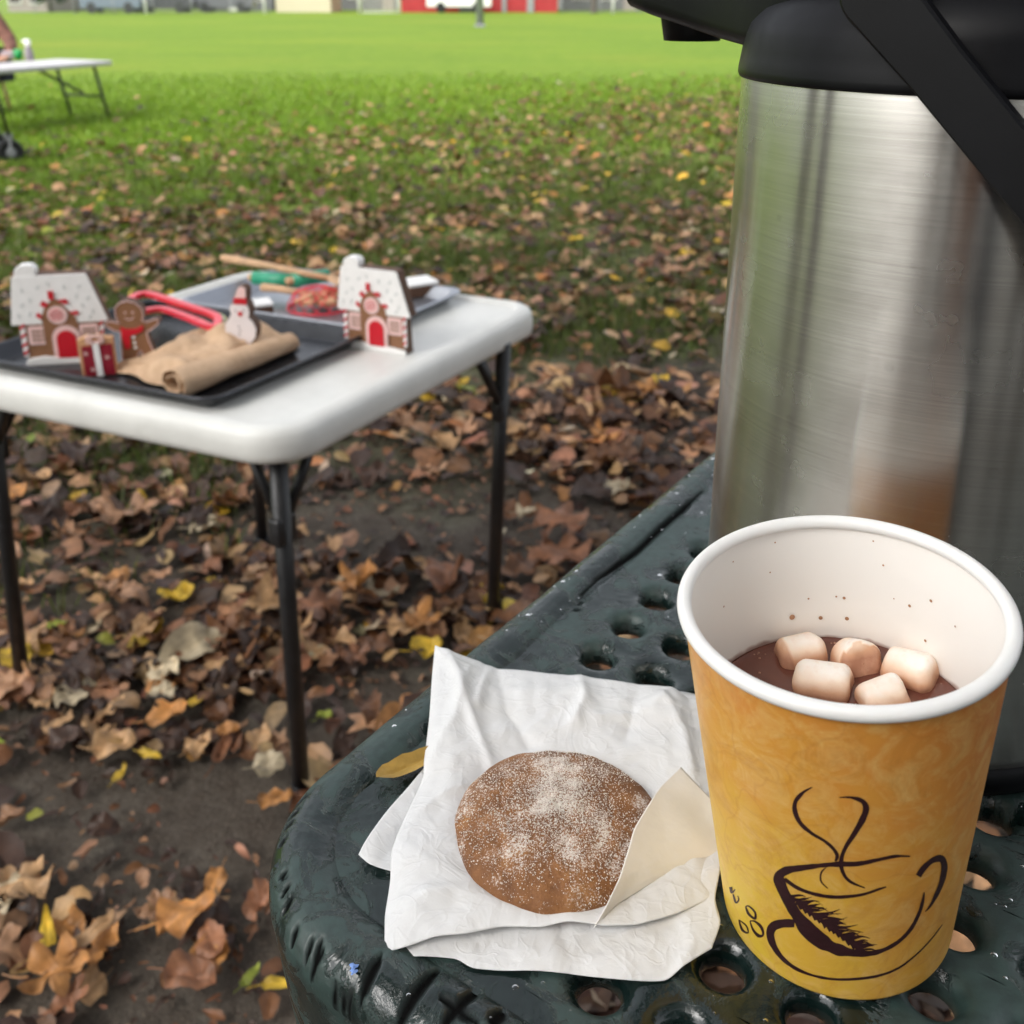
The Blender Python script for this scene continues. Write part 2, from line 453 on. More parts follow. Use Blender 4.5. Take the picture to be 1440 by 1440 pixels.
ca_=bmq.data.color_attributes.new('col','FLOAT_COLOR','POINT'); ca_.data.foreach_set('color',np.concatenate([C,np.ones((len(C),1))],1).astype(np.float32).ravel())
# frame and legs under the top
for s in (.25,1.2):
    mb=MB()
    p0=tab(.14,s,-.04); p1=tab(TA-.14,s,-.04)
    mb.tube([loc_pt(p0),loc_pt(p1)],.018,10); mb.build('cross_bar',M['black_steel'],pt,True)
    for q in (.12,TA-.12):
        mb=MB(); t0=tab(q,s,-.04); b_=tab(q-.1 if q<.3 else q+.1,s,0); mb.tube([loc_pt(t0),(b_.x-CORN.x,b_.y-CORN.y,.0)],.024,12)
        mb.build('leg',M['black_steel'],pt,True)
# chips of blue paint on the rim
def chip(px_,py_,r,parent,m,z):
    p=at(px_,py_,TZ+z); n=14; V=[(p.x-CORN.x,p.y-CORN.y,TZ+z+.0006)];F=[]
    for k in range(n):
        t=2*PI*k/n; rr=r*(1+.35*math.sin(3*t+px_)+.2*math.sin(5*t)); V.append((p.x-CORN.x+rr*math.cos(t)*.8,p.y-CORN.y+rr*math.sin(t),TZ+z+.0001))
    for k in range(n): F.append((0,1+k,1+(k+1)%n))
    return V,F
mb=MB()
for a_ in [(497,1360,.0014,-.0016),(498,1366,.0011,-.0016)]: mb.add(*chip(a_[0],a_[1],a_[2],pt,None,a_[3]+.0012))
mb.build('paint_chip',simple('blue_paint',(.16,.28,.62),.5),pt)

wm,wnt,wb=new_mat('water'); wb.inputs['Transmission Weight'].default_value=1; wb.inputs['IOR'].default_value=1.33; wb.inputs['Roughness'].default_value=.02
Vd=[];Fd=[]; rdd=random.Random(5); nd_=0
def rim_z(ins):
    for (i0,z0),(i1,z1) in zip(pf[:-1],pf[1:]):
        if z0>-.012 and i0<=ins<=i1: return z0+(z1-z0)*(ins-i0)/(i1-i0)
    return None
while nd_<420:
    a=rdd.random()*.45; b=rdd.random()*.26
    if mnoise.noise(Vector((a*18,b*18,3)))<-.05: continue
    if a<R0 and b<R0: continue
    if b>.0275 and a>.0275:
        ia=round((a-A0)/AP); ib=round((b-B0)/BP)
        if math.hypot(a-A0-ia*AP,b-B0-ib*BP)<.0115: continue
        z=PZ
    else:
        z=rim_z(min(a,b)); 
        if z is None or min(a,b)<.006: continue
    r=.0003+.0009*rdd.random()**3; base_=len(Vd); n=10
    for j in range(4):
        th=PI/2*j/3.0
        for k in range(n): t=2*PI*k/n; p=tab(a+r*math.cos(th)*math.cos(t),b+r*math.cos(th)*math.sin(t),z+.0001+r*.28*math.sin(th)); Vd.append(loc_pt(p))
    for j in range(3):
        for k in range(n): Fd.append((base_+j*n+k,base_+j*n+(k+1)%n,base_+(j+1)*n+(k+1)%n,base_+(j+1)*n+k))
    nd_+=1
o=fast_mesh('water_droplets',np.array(Vd),np.array(Fd),wm,pt,True); o['kind']='stuff'

# ---------------------------------------------------------------- yellow leaf lying under the paper on the table
def leaf_outline(kind,n,rg):
    P=[]
    for k in range(n):
        t=2*PI*k/n
        if kind=='lobed':
            u=abs(math.cos(2.5*t))
            r=.5*(.42+.58*abs(math.cos(2.5*(t)))**.8)*(1+.1*math.sin(9*t+rg))*(1-.12*math.cos(t))
            P.append((r*math.cos(t),r*math.sin(t)*1.0))
        else:
            w={'oval':.36,'round':.46,'narrow':.17}[kind]
            x=.5*math.cos(t); y=w*math.sin(t)*(1-.35*math.cos(t))*(abs(math.sin(t))**.15)*(1+.06*math.sin(11*t+rg))
            P.append((x,y))
    return P
def hero_leaf(kind,size,rg,curl,cup,n=30,rings=5,wob=.05):
    """one leaf as a lightly crumpled sheet: verts (local), faces"""
    out=leaf_outline(kind,n,rg); V=[(0,0,0)];F=[]
    for j in range(1,rings+1):
        f=j/rings
        for (x,y) in out: V.append((x*f,y*f,0))
    for k in range(n): F.append((0,1+k,1+(k+1)%n))
    for j in range(rings-1):
        for k in range(n):
            a=1+j*n+k; b=1+j*n+(k+1)%n; F.append((a,a+n,b+n)); F.append((a,b+n,b))
    W=[]
    for x,y,_ in V:
        r2=x*x+y*y
        z=curl*x*x*1.6+cup*abs(y)**1.3*1.8+wob*mnoise.noise(Vector((x*4+rg,y*4,rg)))*(.3+2*r2*2)
        z+= -.012*math.exp(-(y/.02)**2)
        xx=x*(1-.5*abs(curl)*abs(x)*1.2)
        W.append(Vector((xx,y*(1-abs(cup)*.7),z))*size)
    return W,F
def set_cols(o,c,edge=None):
    me=o.data; n=len(me.vertices); a=me.color_attributes.new('col','FLOAT_COLOR','POINT')
    arr=np.tile(np.array([*c,1.0],np.float32),(n,1)); a.data.foreach_set('color',arr.ravel())
W,F=hero_leaf('narrow',.033,1.3,.25,.3)
o=mesh('yellow_leaf',W,F,M['leaf'],None,True)
p0=at(577,1075,TZ-.001); o.location=(p0.x+.001,p0.y,p0.z+.0002); o.rotation_euler=(.1,-.05,.62)
set_cols(o,(.45,.28,.06)); tag(o,'narrow yellow leaf poking out from under the white paper on the picnic table rim','leaf')

# ---------------------------------------------------------------- wax paper under the cookie
def paper_mat():
    m,nt,b=new_mat('wax_paper'); v=coords(nt)
    n=tex_noise(nt,v,130,4,.6); n2=tex_noise(nt,v,28,3,.5)
    nt.links.new(ramp(nt,n2,[(.3,(.77,.775,.78)),(.7,(.81,.81,.80))]),b.inputs['Base Color'])
    b.inputs['Roughness'].default_value=.38; b.inputs['Specular IOR Level'].default_value=.4
    c1=tex_noise(nt,v,42,3,.5,1.2); c2=tex_noise(nt,v,75,2,.5,.8)
    cre=math_n(nt,'ADD',ramp(nt,c1,[(.44,g3(0)),(.5,g3(1)),(.56,g3(0))]),math_n(nt,'MULTIPLY',ramp(nt,c2,[(.46,g3(0)),(.5,g3(1)),(.54,g3(0))]),.6))
    p=bump(nt,b,n2,.5,.004); p=bump(nt,b,cre,.22,.0008,p); bump(nt,b,n,.35,.0009,p)
    t=nt.nodes.new('ShaderNodeBsdfTranslucent'); t.inputs['Color'].default_value=(.85,.85,.84,1)
    mx=nt.nodes.new('ShaderNodeMixShader'); mx.inputs[0].default_value=.22
    nt.links.new(b.outputs[0],mx.inputs[1]); nt.links.new(t.outputs[0],mx.inputs[2]); nt.links.new(mx.outputs[0],nt.nodes['Material Output'].inputs['Surface'])
    return m
M['paper']=paper_mat()
M['paper_flap']=simple('paper_brown_side',(.79,.77,.735),.5,var=.04,bs=.3,bscale=120,bd=.001)
PAP=TZ-.0030
CK=at(784,1150,TZ+.006)        # cookie centre (plan)
CKR=.0352
def crv(pts,n):
    """resample a polyline of (px,py,h) smoothly to n points in the world"""
    P=[Vector((*at(x,y,PAP+h)[:2],PAP+h)) for x,y,h in pts]
    d=[0]
    for i in range(len(P)-1): d.append(d[-1]+(P[i+1]-P[i]).length)
    out=[]
    for k in range(n):
        s=d[-1]*k/(n-1); i=0
        while i<len(P)-2 and d[i+1]<s: i+=1
        t=(s-d[i])/max(1e-9,d[i+1]-d[i])
        p0=P[max(i-1,0)];p1=P[i];p2=P[i+1];p3=P[min(i+2,len(P)-1)]
        a=p1.lerp(p2,t)
        c=.5*((2*p1)+(-p0+p2)*t+(2*p0-5*p1+4*p2-p3)*t*t+(-p0+3*p1-3*p2+p3)*t**3)
        out.append(a.lerp(c,.6))
    return out
def coons(top,right,bottom,left,nu,nv,hf=None):
    T,B=crv(top,nu),crv(bottom,nu); L,Rr=crv(left,nv),crv(right,nv)
    V=[];F=[]
    for j in range(nv):
        v=j/(nv-1)
        for i in range(nu):
            u=i/(nu-1)
            p=T[i]*(1-v)+B[i]*v+L[j]*(1-u)+Rr[j]*u-(T[0]*(1-u)*(1-v)+T[-1]*u*(1-v)+B[0]*(1-u)*v+B[-1]*u*v)
            if hf: p=Vector((p.x,p.y,p.z+hf(u,v,p)))
            V.append(p)
    for j in range(nv-1):
        for i in range(nu-1): F.append((j*nu+i,(j+1)*nu+i,(j+1)*nu+i+1,j*nu+i+1))
    return V,F
def ridge(p,pts,w,h):
    """crease along a pixel polyline"""
    best=9
    for i in range(len(pts)-1):
        d,t=segd(p.x,p.y,(pts[i].x,pts[i].y,pts[i+1].x,pts[i+1].y)); best=min(best,d)
    return h*math.exp(-(best/w)**1.3)
CR=[([at(x,y,PAP) for x,y in pl],w,h) for pl,w,h in [
    ([(625,925),(655,1010),(690,1085)],.0030,.0030),([(700,945),(712,1010),(745,1060)],.0035,-.0020),([(690,945),(672,1010)],.002,.0022),
    ([(815,955),(822,1000),(810,1030)],.0030,.0026),([(900,965),(890,1010),(880,1050)],.003,-.0014),([(945,975),(915,1015),(840,1025)],.003,.0012),
    ([(600,1085),(640,1030),(660,960)],.003,.0018),([(560,1190),(610,1140),(650,1120)],.003,.0014),([(556,1200),(600,1230),(660,1250)],.003,.001),
    ([(560,1290),(640,1270),(720,1290)],.0035,.0012),([(640,1320),(700,1290),(790,1290)],.003,.0012),([(930,990),(960,1040),(975,1100)],.003,.0015)]]
def crumple(u,v,p):
    z=0
    for pl,w,h in CR: z+=ridge(p,pl,w,h)
    z+=mnoise.noise(Vector((p.x*60,p.y*60,2)))*.0011+abs(mnoise.noise(Vector((p.x*110,p.y*110,7))))*.0010
    d=math.hypot(p.x-CK.x,p.y-CK.y)/CKR
    # dished round the cookie
    k=min(1,max(0,(d-.85)/.35)); 
    return z*k
def main_h(u,v,p):
    d=math.hypot(p.x-CK.x,p.y-CK.y)/CKR
    e=min(u,1-u,v*1.0,1-v)*2
    lift=.0022*min(1,max(0,(d-.95)/.5))*min(1,e*4)
    return crumple(u,v,p)*min(1,.35+e*3)+lift
pap=empty('wax_paper',(0,0,0),0,'crumpled white wax paper sheet under the cookie on the picnic table','paper')
def sheet(name,V,F,mat,th=.00025):
    o=mesh(name,V,F,mat,pap,True); m=o.modifiers.new('t','SOLIDIFY'); m.thickness=th; m.offset=1; return o
L=.0006
V,F=coons([(612,909,.008),(624,914,.0085),(645,921,.0075),(672,930,.0045),(690,938,.003),(760,946,.0035),(820,952,.003),(880,960,.0028),(945,968,.003),(968,983,.0022),(990,980,.002)],
          [(990,980,.002),(1003,1040,.0016),(1010,1120,.0016),(1014,1180,.0014),(1010,1215,.0012),(1003,1262,.0012)],
          [(541,1340,.0022),(570,1332,.0034),(610,1318,.0048),(650,1314,.0046),(705,1304,.0046),(760,1304,.005),(800,1296,.006),(850,1302,.005),(900,1300,.004),(950,1285,.003),(1003,1262,.0012)],
          [(612,909,.008),(608,950,.007),(604,1010,.0045),(597,1070,.003),(595,1095,.0025),(575,1140,.0035),(552,1196,.0045),(549,1240,.003),(542,1290,.0022),(541,1340,.0022)],110,110,main_h)
sheet('top_sheet',V,F,M['paper'])
def low_h(u,v,p): return mnoise.noise(Vector((p.x*70,p.y*70,9)))*.0008+abs(mnoise.noise(Vector((p.x*120,p.y*60,4))))*.0012*min(1,min(u,1-u,v,1-v)*6)
# lower folded layer that shows along the front and right
V,F=coons([(560,1230,.0012),(650,1250,.001),(760,1260,.0008),(870,1260,.0008),(940,1220,.0008),(1012,1170,.0012)],
          [(1012,1170,.0012),(1014,1215,.003),(1006,1262,.002),(1013,1298,.0026),(1001,1334,.002)],
          [(541,1347,.0006),(590,1345,.0018),(640,1348,.001),(668,1363,.0006),(735,1365,.0012),(800,1369,.0006),(870,1377,.0012),(935,1378,.0006),(962,1358,.002),(1001,1334,.0018)],
          [(560,1230,.0012),(548,1280,.0008),(541,1347,.0006)],90,40,low_h)
sheet('under_sheet',V,F,M['paper'])
# the corner sticking out at the left
V,F=coons([(606,1070,.0012),(575,1105,.0025),(540,1145,.0035),(512,1185,.0045),(504,1201,.0035)],
          [(504,1201,.0035),(520,1214,.003),(551,1224,.002)],
          [(640,1200,.0005),(600,1210,.0008),(570,1218,.0015),(551,1224,.002)],
          [(606,1070,.0012),(630,1130,.0006),(640,1200,.0005)],40,20,low_h)
sheet('side_fold',V,F,M['paper'])
# back layer peeping out behind, right
V,F=coons([(930,972,.0016),(960,973,.0014),(985,978,.001)],[(985,978,.001),(1004,1040,.001),(1012,1120,.001)],[(940,1130,.0006),(980,1128,.0008),(1012,1120,.001)],[(930,972,.0016),(935,1050,.0006),(940,1130,.0006)],20,20,low_h)
sheet('back_sheet',V,F,M['paper'])
# turned-up flap that leans over the cookie's right side
def flap_h(u,v,p): return mnoise.noise(Vector((p.x*80,p.y*80,1)))*.0007
V,F=coons([(957,1079,.0165),(975,1098,.0135),(1000,1125,.009),(1013,1150,.006)],
          [(1013,1150,.006),(1014,1170,.0035),(1008,1200,.002),(990,1210,.0018)],
          [(834,1305,.0052),(870,1270,.005),(920,1240,.004),(990,1210,.0018)],
          [(957,1079,.0165),(930,1105,.0165),(908,1138,.0165),(892,1165,.0160),(884,1192,.0145),(870,1236,.0112),(852,1275,.008),(834,1305,.0052)],40,50,flap_h)
sheet('turned_up_flap',V,F,M['paper_flap'])

# ---------------------------------------------------------------- cookie
def cookie_mat():
    m,nt,b=new_mat('ginger_cookie'); v=coords(nt)
    n=tex_noise(nt,v,90,5,.7); n2=tex_noise(nt,v,420,3,.7)
    c=ramp(nt,n,[(.3,(.11,.040,.012)),(.55,(.22,.090,.026)),(.75,(.33,.155,.050))])
    # fine white sugar dusting, thickest over the middle
    sx=nt.nodes.new('ShaderNodeSeparateXYZ'); nt.links.new(v,sx.inputs[0])
    dx=math_n(nt,'ADD',sx.outputs[0],.003); dy=math_n(nt,'ADD',sx.outputs[1],-.002)
    rr=math_n(nt,'SQRT',math_n(nt,'ADD',math_n(nt,'MULTIPLY',dx,dx),math_n(nt,'MULTIPLY',dy,dy)))
    k=nt.nodes.new('ShaderNodeMapRange'); k.inputs['From Min'].default_value=.034; k.inputs['From Max'].default_value=.004; k.inputs['To Max'].default_value=.30
    nt.links.new(rr,k.inputs['Value'])
    pat=tex_noise(nt,v,60,4,.65); fine=tex_noise(nt,v,1500,2,.7)
    sm=math_n(nt,'ADD',math_n(nt,'ADD',k.outputs[0],math_n(nt,'MULTIPLY',math_n(nt,'SUBTRACT',pat,.5),1.7)),math_n(nt,'MULTIPLY',math_n(nt,'SUBTRACT',fine,.5),1.3))
    s=ramp(nt,sm,[(.16,g3(0)),(.42,g3(.8))])
    nt.links.new(mixc(nt,s,c,(.74,.68,.62)),b.inputs['Base Color']); b.inputs['Roughness'].default_value=.75
    p=bump(nt,b,n,.6,.002); bump(nt,b,n2,.7,.0008,p); return m
ck=empty('cookie',(CK.x,CK.y,PAP+.0012),0,'round brown ginger cookie dusted with white sugar on the wax paper','cookie')
V=[];F=[];NR,NS=60,140
def ckh(r,t):
    x,y=r*math.cos(t),r*math.sin(t)
    e=max(0,1-(r/CKR)**2)
    h=.0036+.0098*(e**.45)
    if r>=CKR*.999: h=.0036
    h+=mnoise.noise(Vector((x*70,y*70,3)))*.0006*min(1,e*4)+mnoise.noise(Vector((x*190,y*190,8)))*.00045
    h-=max(0,.10-abs(mnoise.noise(Vector((x*55+4,y*55,1)))))*.005*min(1,e*5)
    return h
for i in range(NR+1):
    f=(i/NR)**.75
    for k in range(NS):
        t=2*PI*k/NS; R=CKR*(1+.012*math.sin(3*t+1)+.008*math.sin(7*t)+.004*math.sin(17*t))
        V.append((R*f*math.cos(t),R*f*math.sin(t),ckh(CKR*f,t)))
for (f,h) in ((.995,.0018),(.97,.0006),(.93,0),(0.0,0)):
    for k in range(NS):
        t=2*PI*k/NS; R=CKR*(1+.012*math.sin(3*t+1)+.008*math.sin(7*t)+.004*math.sin(17*t)); V.append((R*f*math.cos(t),R*f*math.sin(t),h))
for i in range(NR+4):
    for k in range(NS): F.append((i*NS+k,(i+1)*NS+k,(i+1)*NS+(k+1)%NS,i*NS+(k+1)%NS))
mesh('biscuit',V,F,cookie_mat(),ck,True)
# sugar crystals
n=9500; r=CKR*np.where(rng.random(n)<.35,rng.random(n)*.6,np.sqrt(rng.random(n))*.992); t=rng.random(n)*2*PI
sz=.00010+.00022*rng.random(n)**2
cube=np.array([(x,y,z) for x in (-1,1) for y in (-1,1) for z in (-1,1)],float)*.5
cf=np.array([(0,1,3,2),(4,6,7,5),(0,4,5,1),(2,3,7,6),(0,2,6,4),(1,5,7,3)])
Vs=np.zeros((n,8,3))
for i in range(n):
    z=ckh(r[i],t[i]); R_=Matrix.Rotation(random.random()*6,3,'Z')@Matrix.Rotation(random.random()*6,3,'X')
    Vs[i]=(cube*np.array([1,.8,1.4])*sz[i])@np.array(R_).T+np.array([r[i]*math.cos(t[i]),r[i]*math.sin(t[i]),z+sz[i]*.25])
Fs=(cf[None]+8*np.arange(n)[:,None,None]).reshape(-1,4)
sg=fast_mesh('sugar_grains',Vs.reshape(-1,3),Fs,simple('sugar',(.8,.74,.66),.3,var=.1,sss=.2),ck); sg['kind']='stuff'

# ---------------------------------------------------------------- paper cup
AX=Vector((-.0952,-.0437,1)).normalized()
RC=Vector((.0913,.2454,-.1586+CAMZ)); BC=RC-AX*.112
uu=Vector((0,1,0)).cross(AX).normalized(); vv=AX.cross(uu)
CM=Matrix((uu,vv,AX)).transposed().to_4x4(); CM.translation=BC
cup=empty('paper_cup',(0,0,0),0,'yellow and orange marbled paper cup with a brown mug drawing on it','cup'); cup.matrix_world=CM
HR=.1105; r0c,r1c=.0344,.0436
def cupR(z): return r0c+(r1c-r0c)*z/HR
def cupmat():
    m,nt,b=new_mat('cup_print'); v=coords(nt)
    sx=nt.nodes.new('ShaderNodeSeparateXYZ'); nt.links.new(v,sx.inputs[0])
    n1=tex_noise(nt,v,26,5,.62,.6); n2=tex_noise(nt,v,95,5,.7,1.2); n3=tex_noise(nt,v,9,3,.5)
    h=math_n(nt,'MULTIPLY',sx.outputs[2],9.0)                 # 0..1 up the cup: printed shading from yellow to orange
    side=math_n(nt,'MULTIPLY',sx.outputs[0],5.0)
    f=math_n(nt,'ADD',math_n(nt,'MULTIPLY',h,.55),math_n(nt,'MULTIPLY',n3,.45))
    f=math_n(nt,'ADD',f,side)
    f=math_n(nt,'ADD',f,math_n(nt,'MULTIPLY',math_n(nt,'SUBTRACT',n1,.5),.55))
    c=ramp(nt,f,[(.05,(.66,.46,.045)),(.32,(.68,.39,.050)),(.6,(.66,.28,.050)),(.9,(.57,.18,.035))])
    c=mixc(nt,ramp(nt,n2,[(.45,g3(0)),(.72,g3(.7))]),c,(.74,.47,.16))
    c=mixc(nt,ramp(nt,tex_noise(nt,v,48,6,.75,1.6),[(.50,g3(0)),(.66,g3(.45))]),c,(.50,.22,.04))
    w=nt.nodes.new('ShaderNodeTexVoronoi'); w.feature='DISTANCE_TO_EDGE'; w.inputs['Scale'].default_value=24
    dv=mixc(nt,.035,v,N(nt,'ShaderNodeTexNoise').outputs['Color']); nt.links.new(dv,w.inputs['Vector'])
    vein=ramp(nt,w.outputs['Distance'],[(0,g3(.22)),(.02,g3(0))])
    c=mixc(nt,vein,c,(.45,.16,.03))
    nt.links.new(c,b.inputs['Base Color']); b.inputs['Roughness'].default_value=.38; b.inputs['Specular IOR Level'].default_value=.35
    bump(nt,b,tex_noise(nt,v,300,2),.12,.0003); return m
MC=cupmat()
mb=MB(); mb.lathe([(r0c-.0012,.0),(r0c,.0004)]+[(cupR(z),z) for z in np.linspace(.001,HR,30)],128)
w=mb.build('printed_wall',MC,cup,True)
M['cup_white']=simple('cup_white',(.80,.795,.775),.35,var=.015,vs=20,bs=.08,bscale=150,bd=.0004,sss=.05)
mb=MB(); 
rt=.0021
mb.lathe([(.0431+rt*1.0*math.cos(t),HR-.0002+rt*math.sin(t)) for t in np.linspace(0,2*PI,17)[:-1]],160,closed=True)
mb.build('rolled_rim',M['cup_white'],cup,True)
def liner_mat():
    m,nt,b=new_mat('cup_liner'); v=coords(nt)
    b.inputs['Roughness'].default_value=.4
    c=(.88,.85,.80)
    sx=nt.nodes.new('ShaderNodeSeparateXYZ'); nt.links.new(v,sx.inputs[0])
    # tide mark of cocoa just above the drink, uneven
    n=tex_noise(nt,v,60,3,.6)
    lv=math_n(nt,'SUBTRACT',sx.outputs[2],math_n(nt,'MULTIPLY',math_n(nt,'SUBTRACT',n,.45),.006))
    k=ramp(nt,math_n(nt,'MULTIPLY',lv,10),[(.692,g3(.75)),(.704,g3(.0))])
    cc=mixc(nt,k,c,(.30,.13,.08))
    nt.links.new(cc,b.inputs['Base Color']); return m
mb=MB(); mb.lathe([(cupR(z)-.0009,z) for z in np.linspace(HR,.006,40)]+[(.0001,.006)],128); mb.build('liner',liner_mat(),cup,True)
mb=MB(); mb.lathe([(r0c-.0014,.0002),(r0c-.0022,.004),(.0001,.004)],64); mb.build('base',M['cup_white'],cup,True)
# cocoa splashes on the inner wall
CMi=CM.inverted()
def to_cup(px_,py_,far=False,off=.00012,inner=False):
    o=CMi@Vector((0,0,CAMZ)); r=CMi.to_3x3()@Vector(ray(px_,py_))
    k=(r1c-r0c)/HR; R0_=r0c+off-(.0010 if inner else 0)
    A=r.x**2+r.y**2-k*k*r.z**2; B=2*(o.x*r.x+o.y*r.y-k*r.z*(R0_+k*o.z)); Cc=o.x**2+o.y**2-(R0_+k*o.z)**2
    D=math.sqrt(max(0,B*B-4*A*Cc)); t=(-B+(D if far else -D))/2/A
    return o+t*r
mb=MB()
for x,y,r in [(1090,763,1.4),(1083,805,1.3),(1114,868,4.6),(1154,869,3.2),(1191,870,3.2),(1187,841,2.4),(1137,842,1.6),(1279,852,2.4),(1309,845,2.4),(1242,795,1.6),(1031,790,1.3),(1018,853,1.6),(1343,881,1.5),(1301,901,2.2),(1228,761,1.3),(1176,839,1.5),(1257,842,1.1)]:
    P=to_cup(x,y,True,-.00025,True); n=Vector((-P.x,-P.y,0)).normalized(); a=Vector((0,0,1)); b_=n.cross(a)
    R_=r/4900; V=[P+n*R_*.35]; F=[]
    for k in range(10): t=2*PI*k/10; V.append(P+a*math.cos(t)*R_*1.1+b_*math.sin(t)*R_)
    for k in range(10): F.append((0,1+k,1+(k+1)%10))
    mb.add(V,F)
mb.build('cocoa_splashes',simple('cocoa_drop',(.42,.22,.12),.3),cup,True)
# printed drawing: brush strokes laid on the wall
INK=simple('brown_ink',(.030,.008,.010),.45,var=.25,vs=300)
sk=empty('mug_drawing'); 
def stroke(pts,mb,sub_=7):
    """pts: (px,py,width_px); catmull-rom through them"""
    Q=[]
    for i in range(len(pts)-1):
        p0=np.array(pts[max(i-1,0)],float);p1=np.array(pts[i],float);p2=np.array(pts[i+1],float);p3=np.array(pts[min(i+2,len(pts)-1)],float)
        for k in range(sub_):
            t=k/sub_; Q.append(.5*((2*p1)+(-p0+p2)*t+(2*p0-5*p1+4*p2-p3)*t*t+(-p0+3*p1-3*p2+p3)*t**3))
    Q.append(np.array(pts[-1],float))
    V=[];F=[]
    for i,q in enumerate(Q):
        d=Q[min(i+1,len(Q)-1)]-Q[max(i-1,0)]; n=np.array([-d[1],d[0]]); n/=max(1e-6,np.hypot(*n))
        w=max(q[2]*1.12,.4)/2*(1+.22*mnoise.noise(Vector((q[0]*.08,q[1]*.08,1))))
        for s in (-1,0,1): V.append(to_cup(q[0]+n[0]*w*s,q[1]+n[1]*w*s))
    for i in range(len(Q)-1):
        for s in (0,1): F.append((i*3+s,i*3+s+1,(i+1)*3+s+1,(i+1)*3+s))
    mb.add(V,F)
def zp(L): return [(940+x/2.88,1000+y/2.88,w/2.88) for x,y,w in L]
mb=MB()
for L_ in [
 [(582,308,3),(545,330,11),(515,365,17),(512,405,17),(535,455,15),(580,495,12),(630,525,11),(665,555,12),(683,585,13),(676,608,8)],
 [(692,350,3),(740,350,9),(785,365,17),(800,395,22),(785,440,24),(750,500,18),(718,550,14),(700,600,14),(705,650,13),(735,690,10),(795,716,4)],
 [(640,632,2),(618,655,6),(618,690,6),(645,718,3)],
 [(978,588,5),(920,588,11),(850,602,13),(770,618,17),(690,620,19),(620,625,15),(540,635,20),(480,645,30),(448,668,34),(455,705,38),(480,760,36),(515,820,42),(560,880,52),(610,925,58),(670,960,46),(740,978,30),(810,982,20),(870,968,15),(930,935,13),(980,885,13),(1015,820,13),(1030,770,10),(1036,735,4)],
 [(470,680,14),(520,715,13),(580,738,12),(650,752,12),(720,752,12),(790,742,9),(850,722,8),(882,712,4)],
 [(1012,668,22),(1035,635,22),(1070,605,20),(1105,598,24),(1118,630,24),(1108,690,19),(1085,745,14),(1060,790,9),(1040,812,3)],
 [(510,860,30),(465,860,30),(425,872,32),(412,905,30),(428,955,22),(465,1005,16),(520,1045,12),(590,1072,9),(670,1086,9),(760,1085,9),(850,1072,9),(930,1042,7),(1000,990,5),(1060,930,4),(1110,865,2)],
 [(252,712,12),(256,735,8),(270,722,4)],[(262,742,5),(272,775,7),(284,765,5),(280,748,3)],
 [(312,792,5),(325,822,9),(350,840,9),(350,815,7),(325,790,5),(312,792,4)],
 [(330,850,4),(342,885,8),(365,910,11),(383,905,7),(375,875,9),(350,852,7),(330,850,5)],
 [(285,845,4),(298,885,9),(322,898,5),(315,870,5),(285,845,3)],
]: stroke(zp(L_),mb)
# dry-brush shading inside the mug
for k in range(46):
    t=k/45; x0=510+t*290; y0=745+t*215+10*math.sin(k*2.1); ln=30+60*random.random()*(1-abs(t-.5))
    a=-.5+random.random()*1.1
    stroke(zp([(x0-26,y0+12,20*random.random()+6),(x0-8,y0+4,5+12*random.random()),(x0+ln*.5,y0-ln*.25*a,3+4*random.random()),(x0+ln,y0+ln*.2*math.sin(k),1.2)]),mb,3)
o=mb.build('mug_drawing',INK,cup,True)
bpy.data.objects.remove(sk)
# ---- drink
LV=.0685
dr=empty('hot_chocolate',(0,0,0),0,'brown hot chocolate filling the paper cup under the marshmallows','drink'); dr.matrix_world=CM
bpy.data.objects.remove(dr)
mb=MB(); RL=cupR(LV)-.0011
prof_=[(RL-.0001,LV+.0010),(RL-.0006,LV+.0004),(RL-.002,LV)]+[(RL*f,LV+.0) for f in (.85,.6,.3,.02)]
mb.lathe([(cupR(.02)-.0012,.02)]+prof_,96)
choc=simple('hot_chocolate',(.13,.045,.03),.12,var=.15,vs=60,bs=.1,bscale=60,bd=.001)
dr=mb.build('hot_chocolate',choc,None,True); dr.matrix_world=CM
tag(dr,'brown hot chocolate filling the paper cup under the marshmallows','drink')
mb=MB(); rb_=random.Random(9)
for k in range(150):
    a=rb_.random()*2*PI; rr_=RL-.0012-.0035*rb_.random()**2 if k<110 else RL*rb_.random()**.5
    rs_=.00025+.0006*rb_.random()**2; mb.lathe([(rs_,LV),(rs_*.8,LV+rs_*.45),(.0001,LV+rs_*.65)],8,cx=rr_*math.cos(a),cy=rr_*math.sin(a))
fb=mb.build('foam_bubbles',simple('cocoa_foam',(.36,.18,.12),.2,var=.3,vs=200),dr,True); fb['kind']='stuff'
def marsh_mat():
    m,nt,b=new_mat('marshmallow'); v=coords(nt)
    n=tex_noise(nt,v,150,4,.65); n0=tex_noise(nt,v,90,4,.6)
    at_=nt.nodes.new('ShaderNodeAttribute'); at_.attribute_name='soak'
    hh=math_n(nt,'ADD',math_n(nt,'MULTIPLY',at_.outputs['Fac'],.85),math_n(nt,'MULTIPLY',n0,.38))      # cocoa soaked up from below
    c=ramp(nt,hh,[(.34,(.90,.83,.76)),(.55,(.84,.65,.50)),(.80,(.62,.35,.21)),(1,(.42,.2,.12))])
    c=mixc(nt,ramp(nt,n,[(.50,g3(0)),(.78,g3(.5))]),c,(.70,.42,.27))
    nt.links.new(c,b.inputs['Base Color']); b.inputs['Roughness'].default_value=.6
    b.inputs['Subsurface Weight'].default_value=.25; b.inputs['Subsurface Radius'].default_value=(.006,.004,.003); b.inputs['Subsurface Scale'].default_value=.3
    bump(nt,b,n,.4,.0007); return m
MM=marsh_mat()
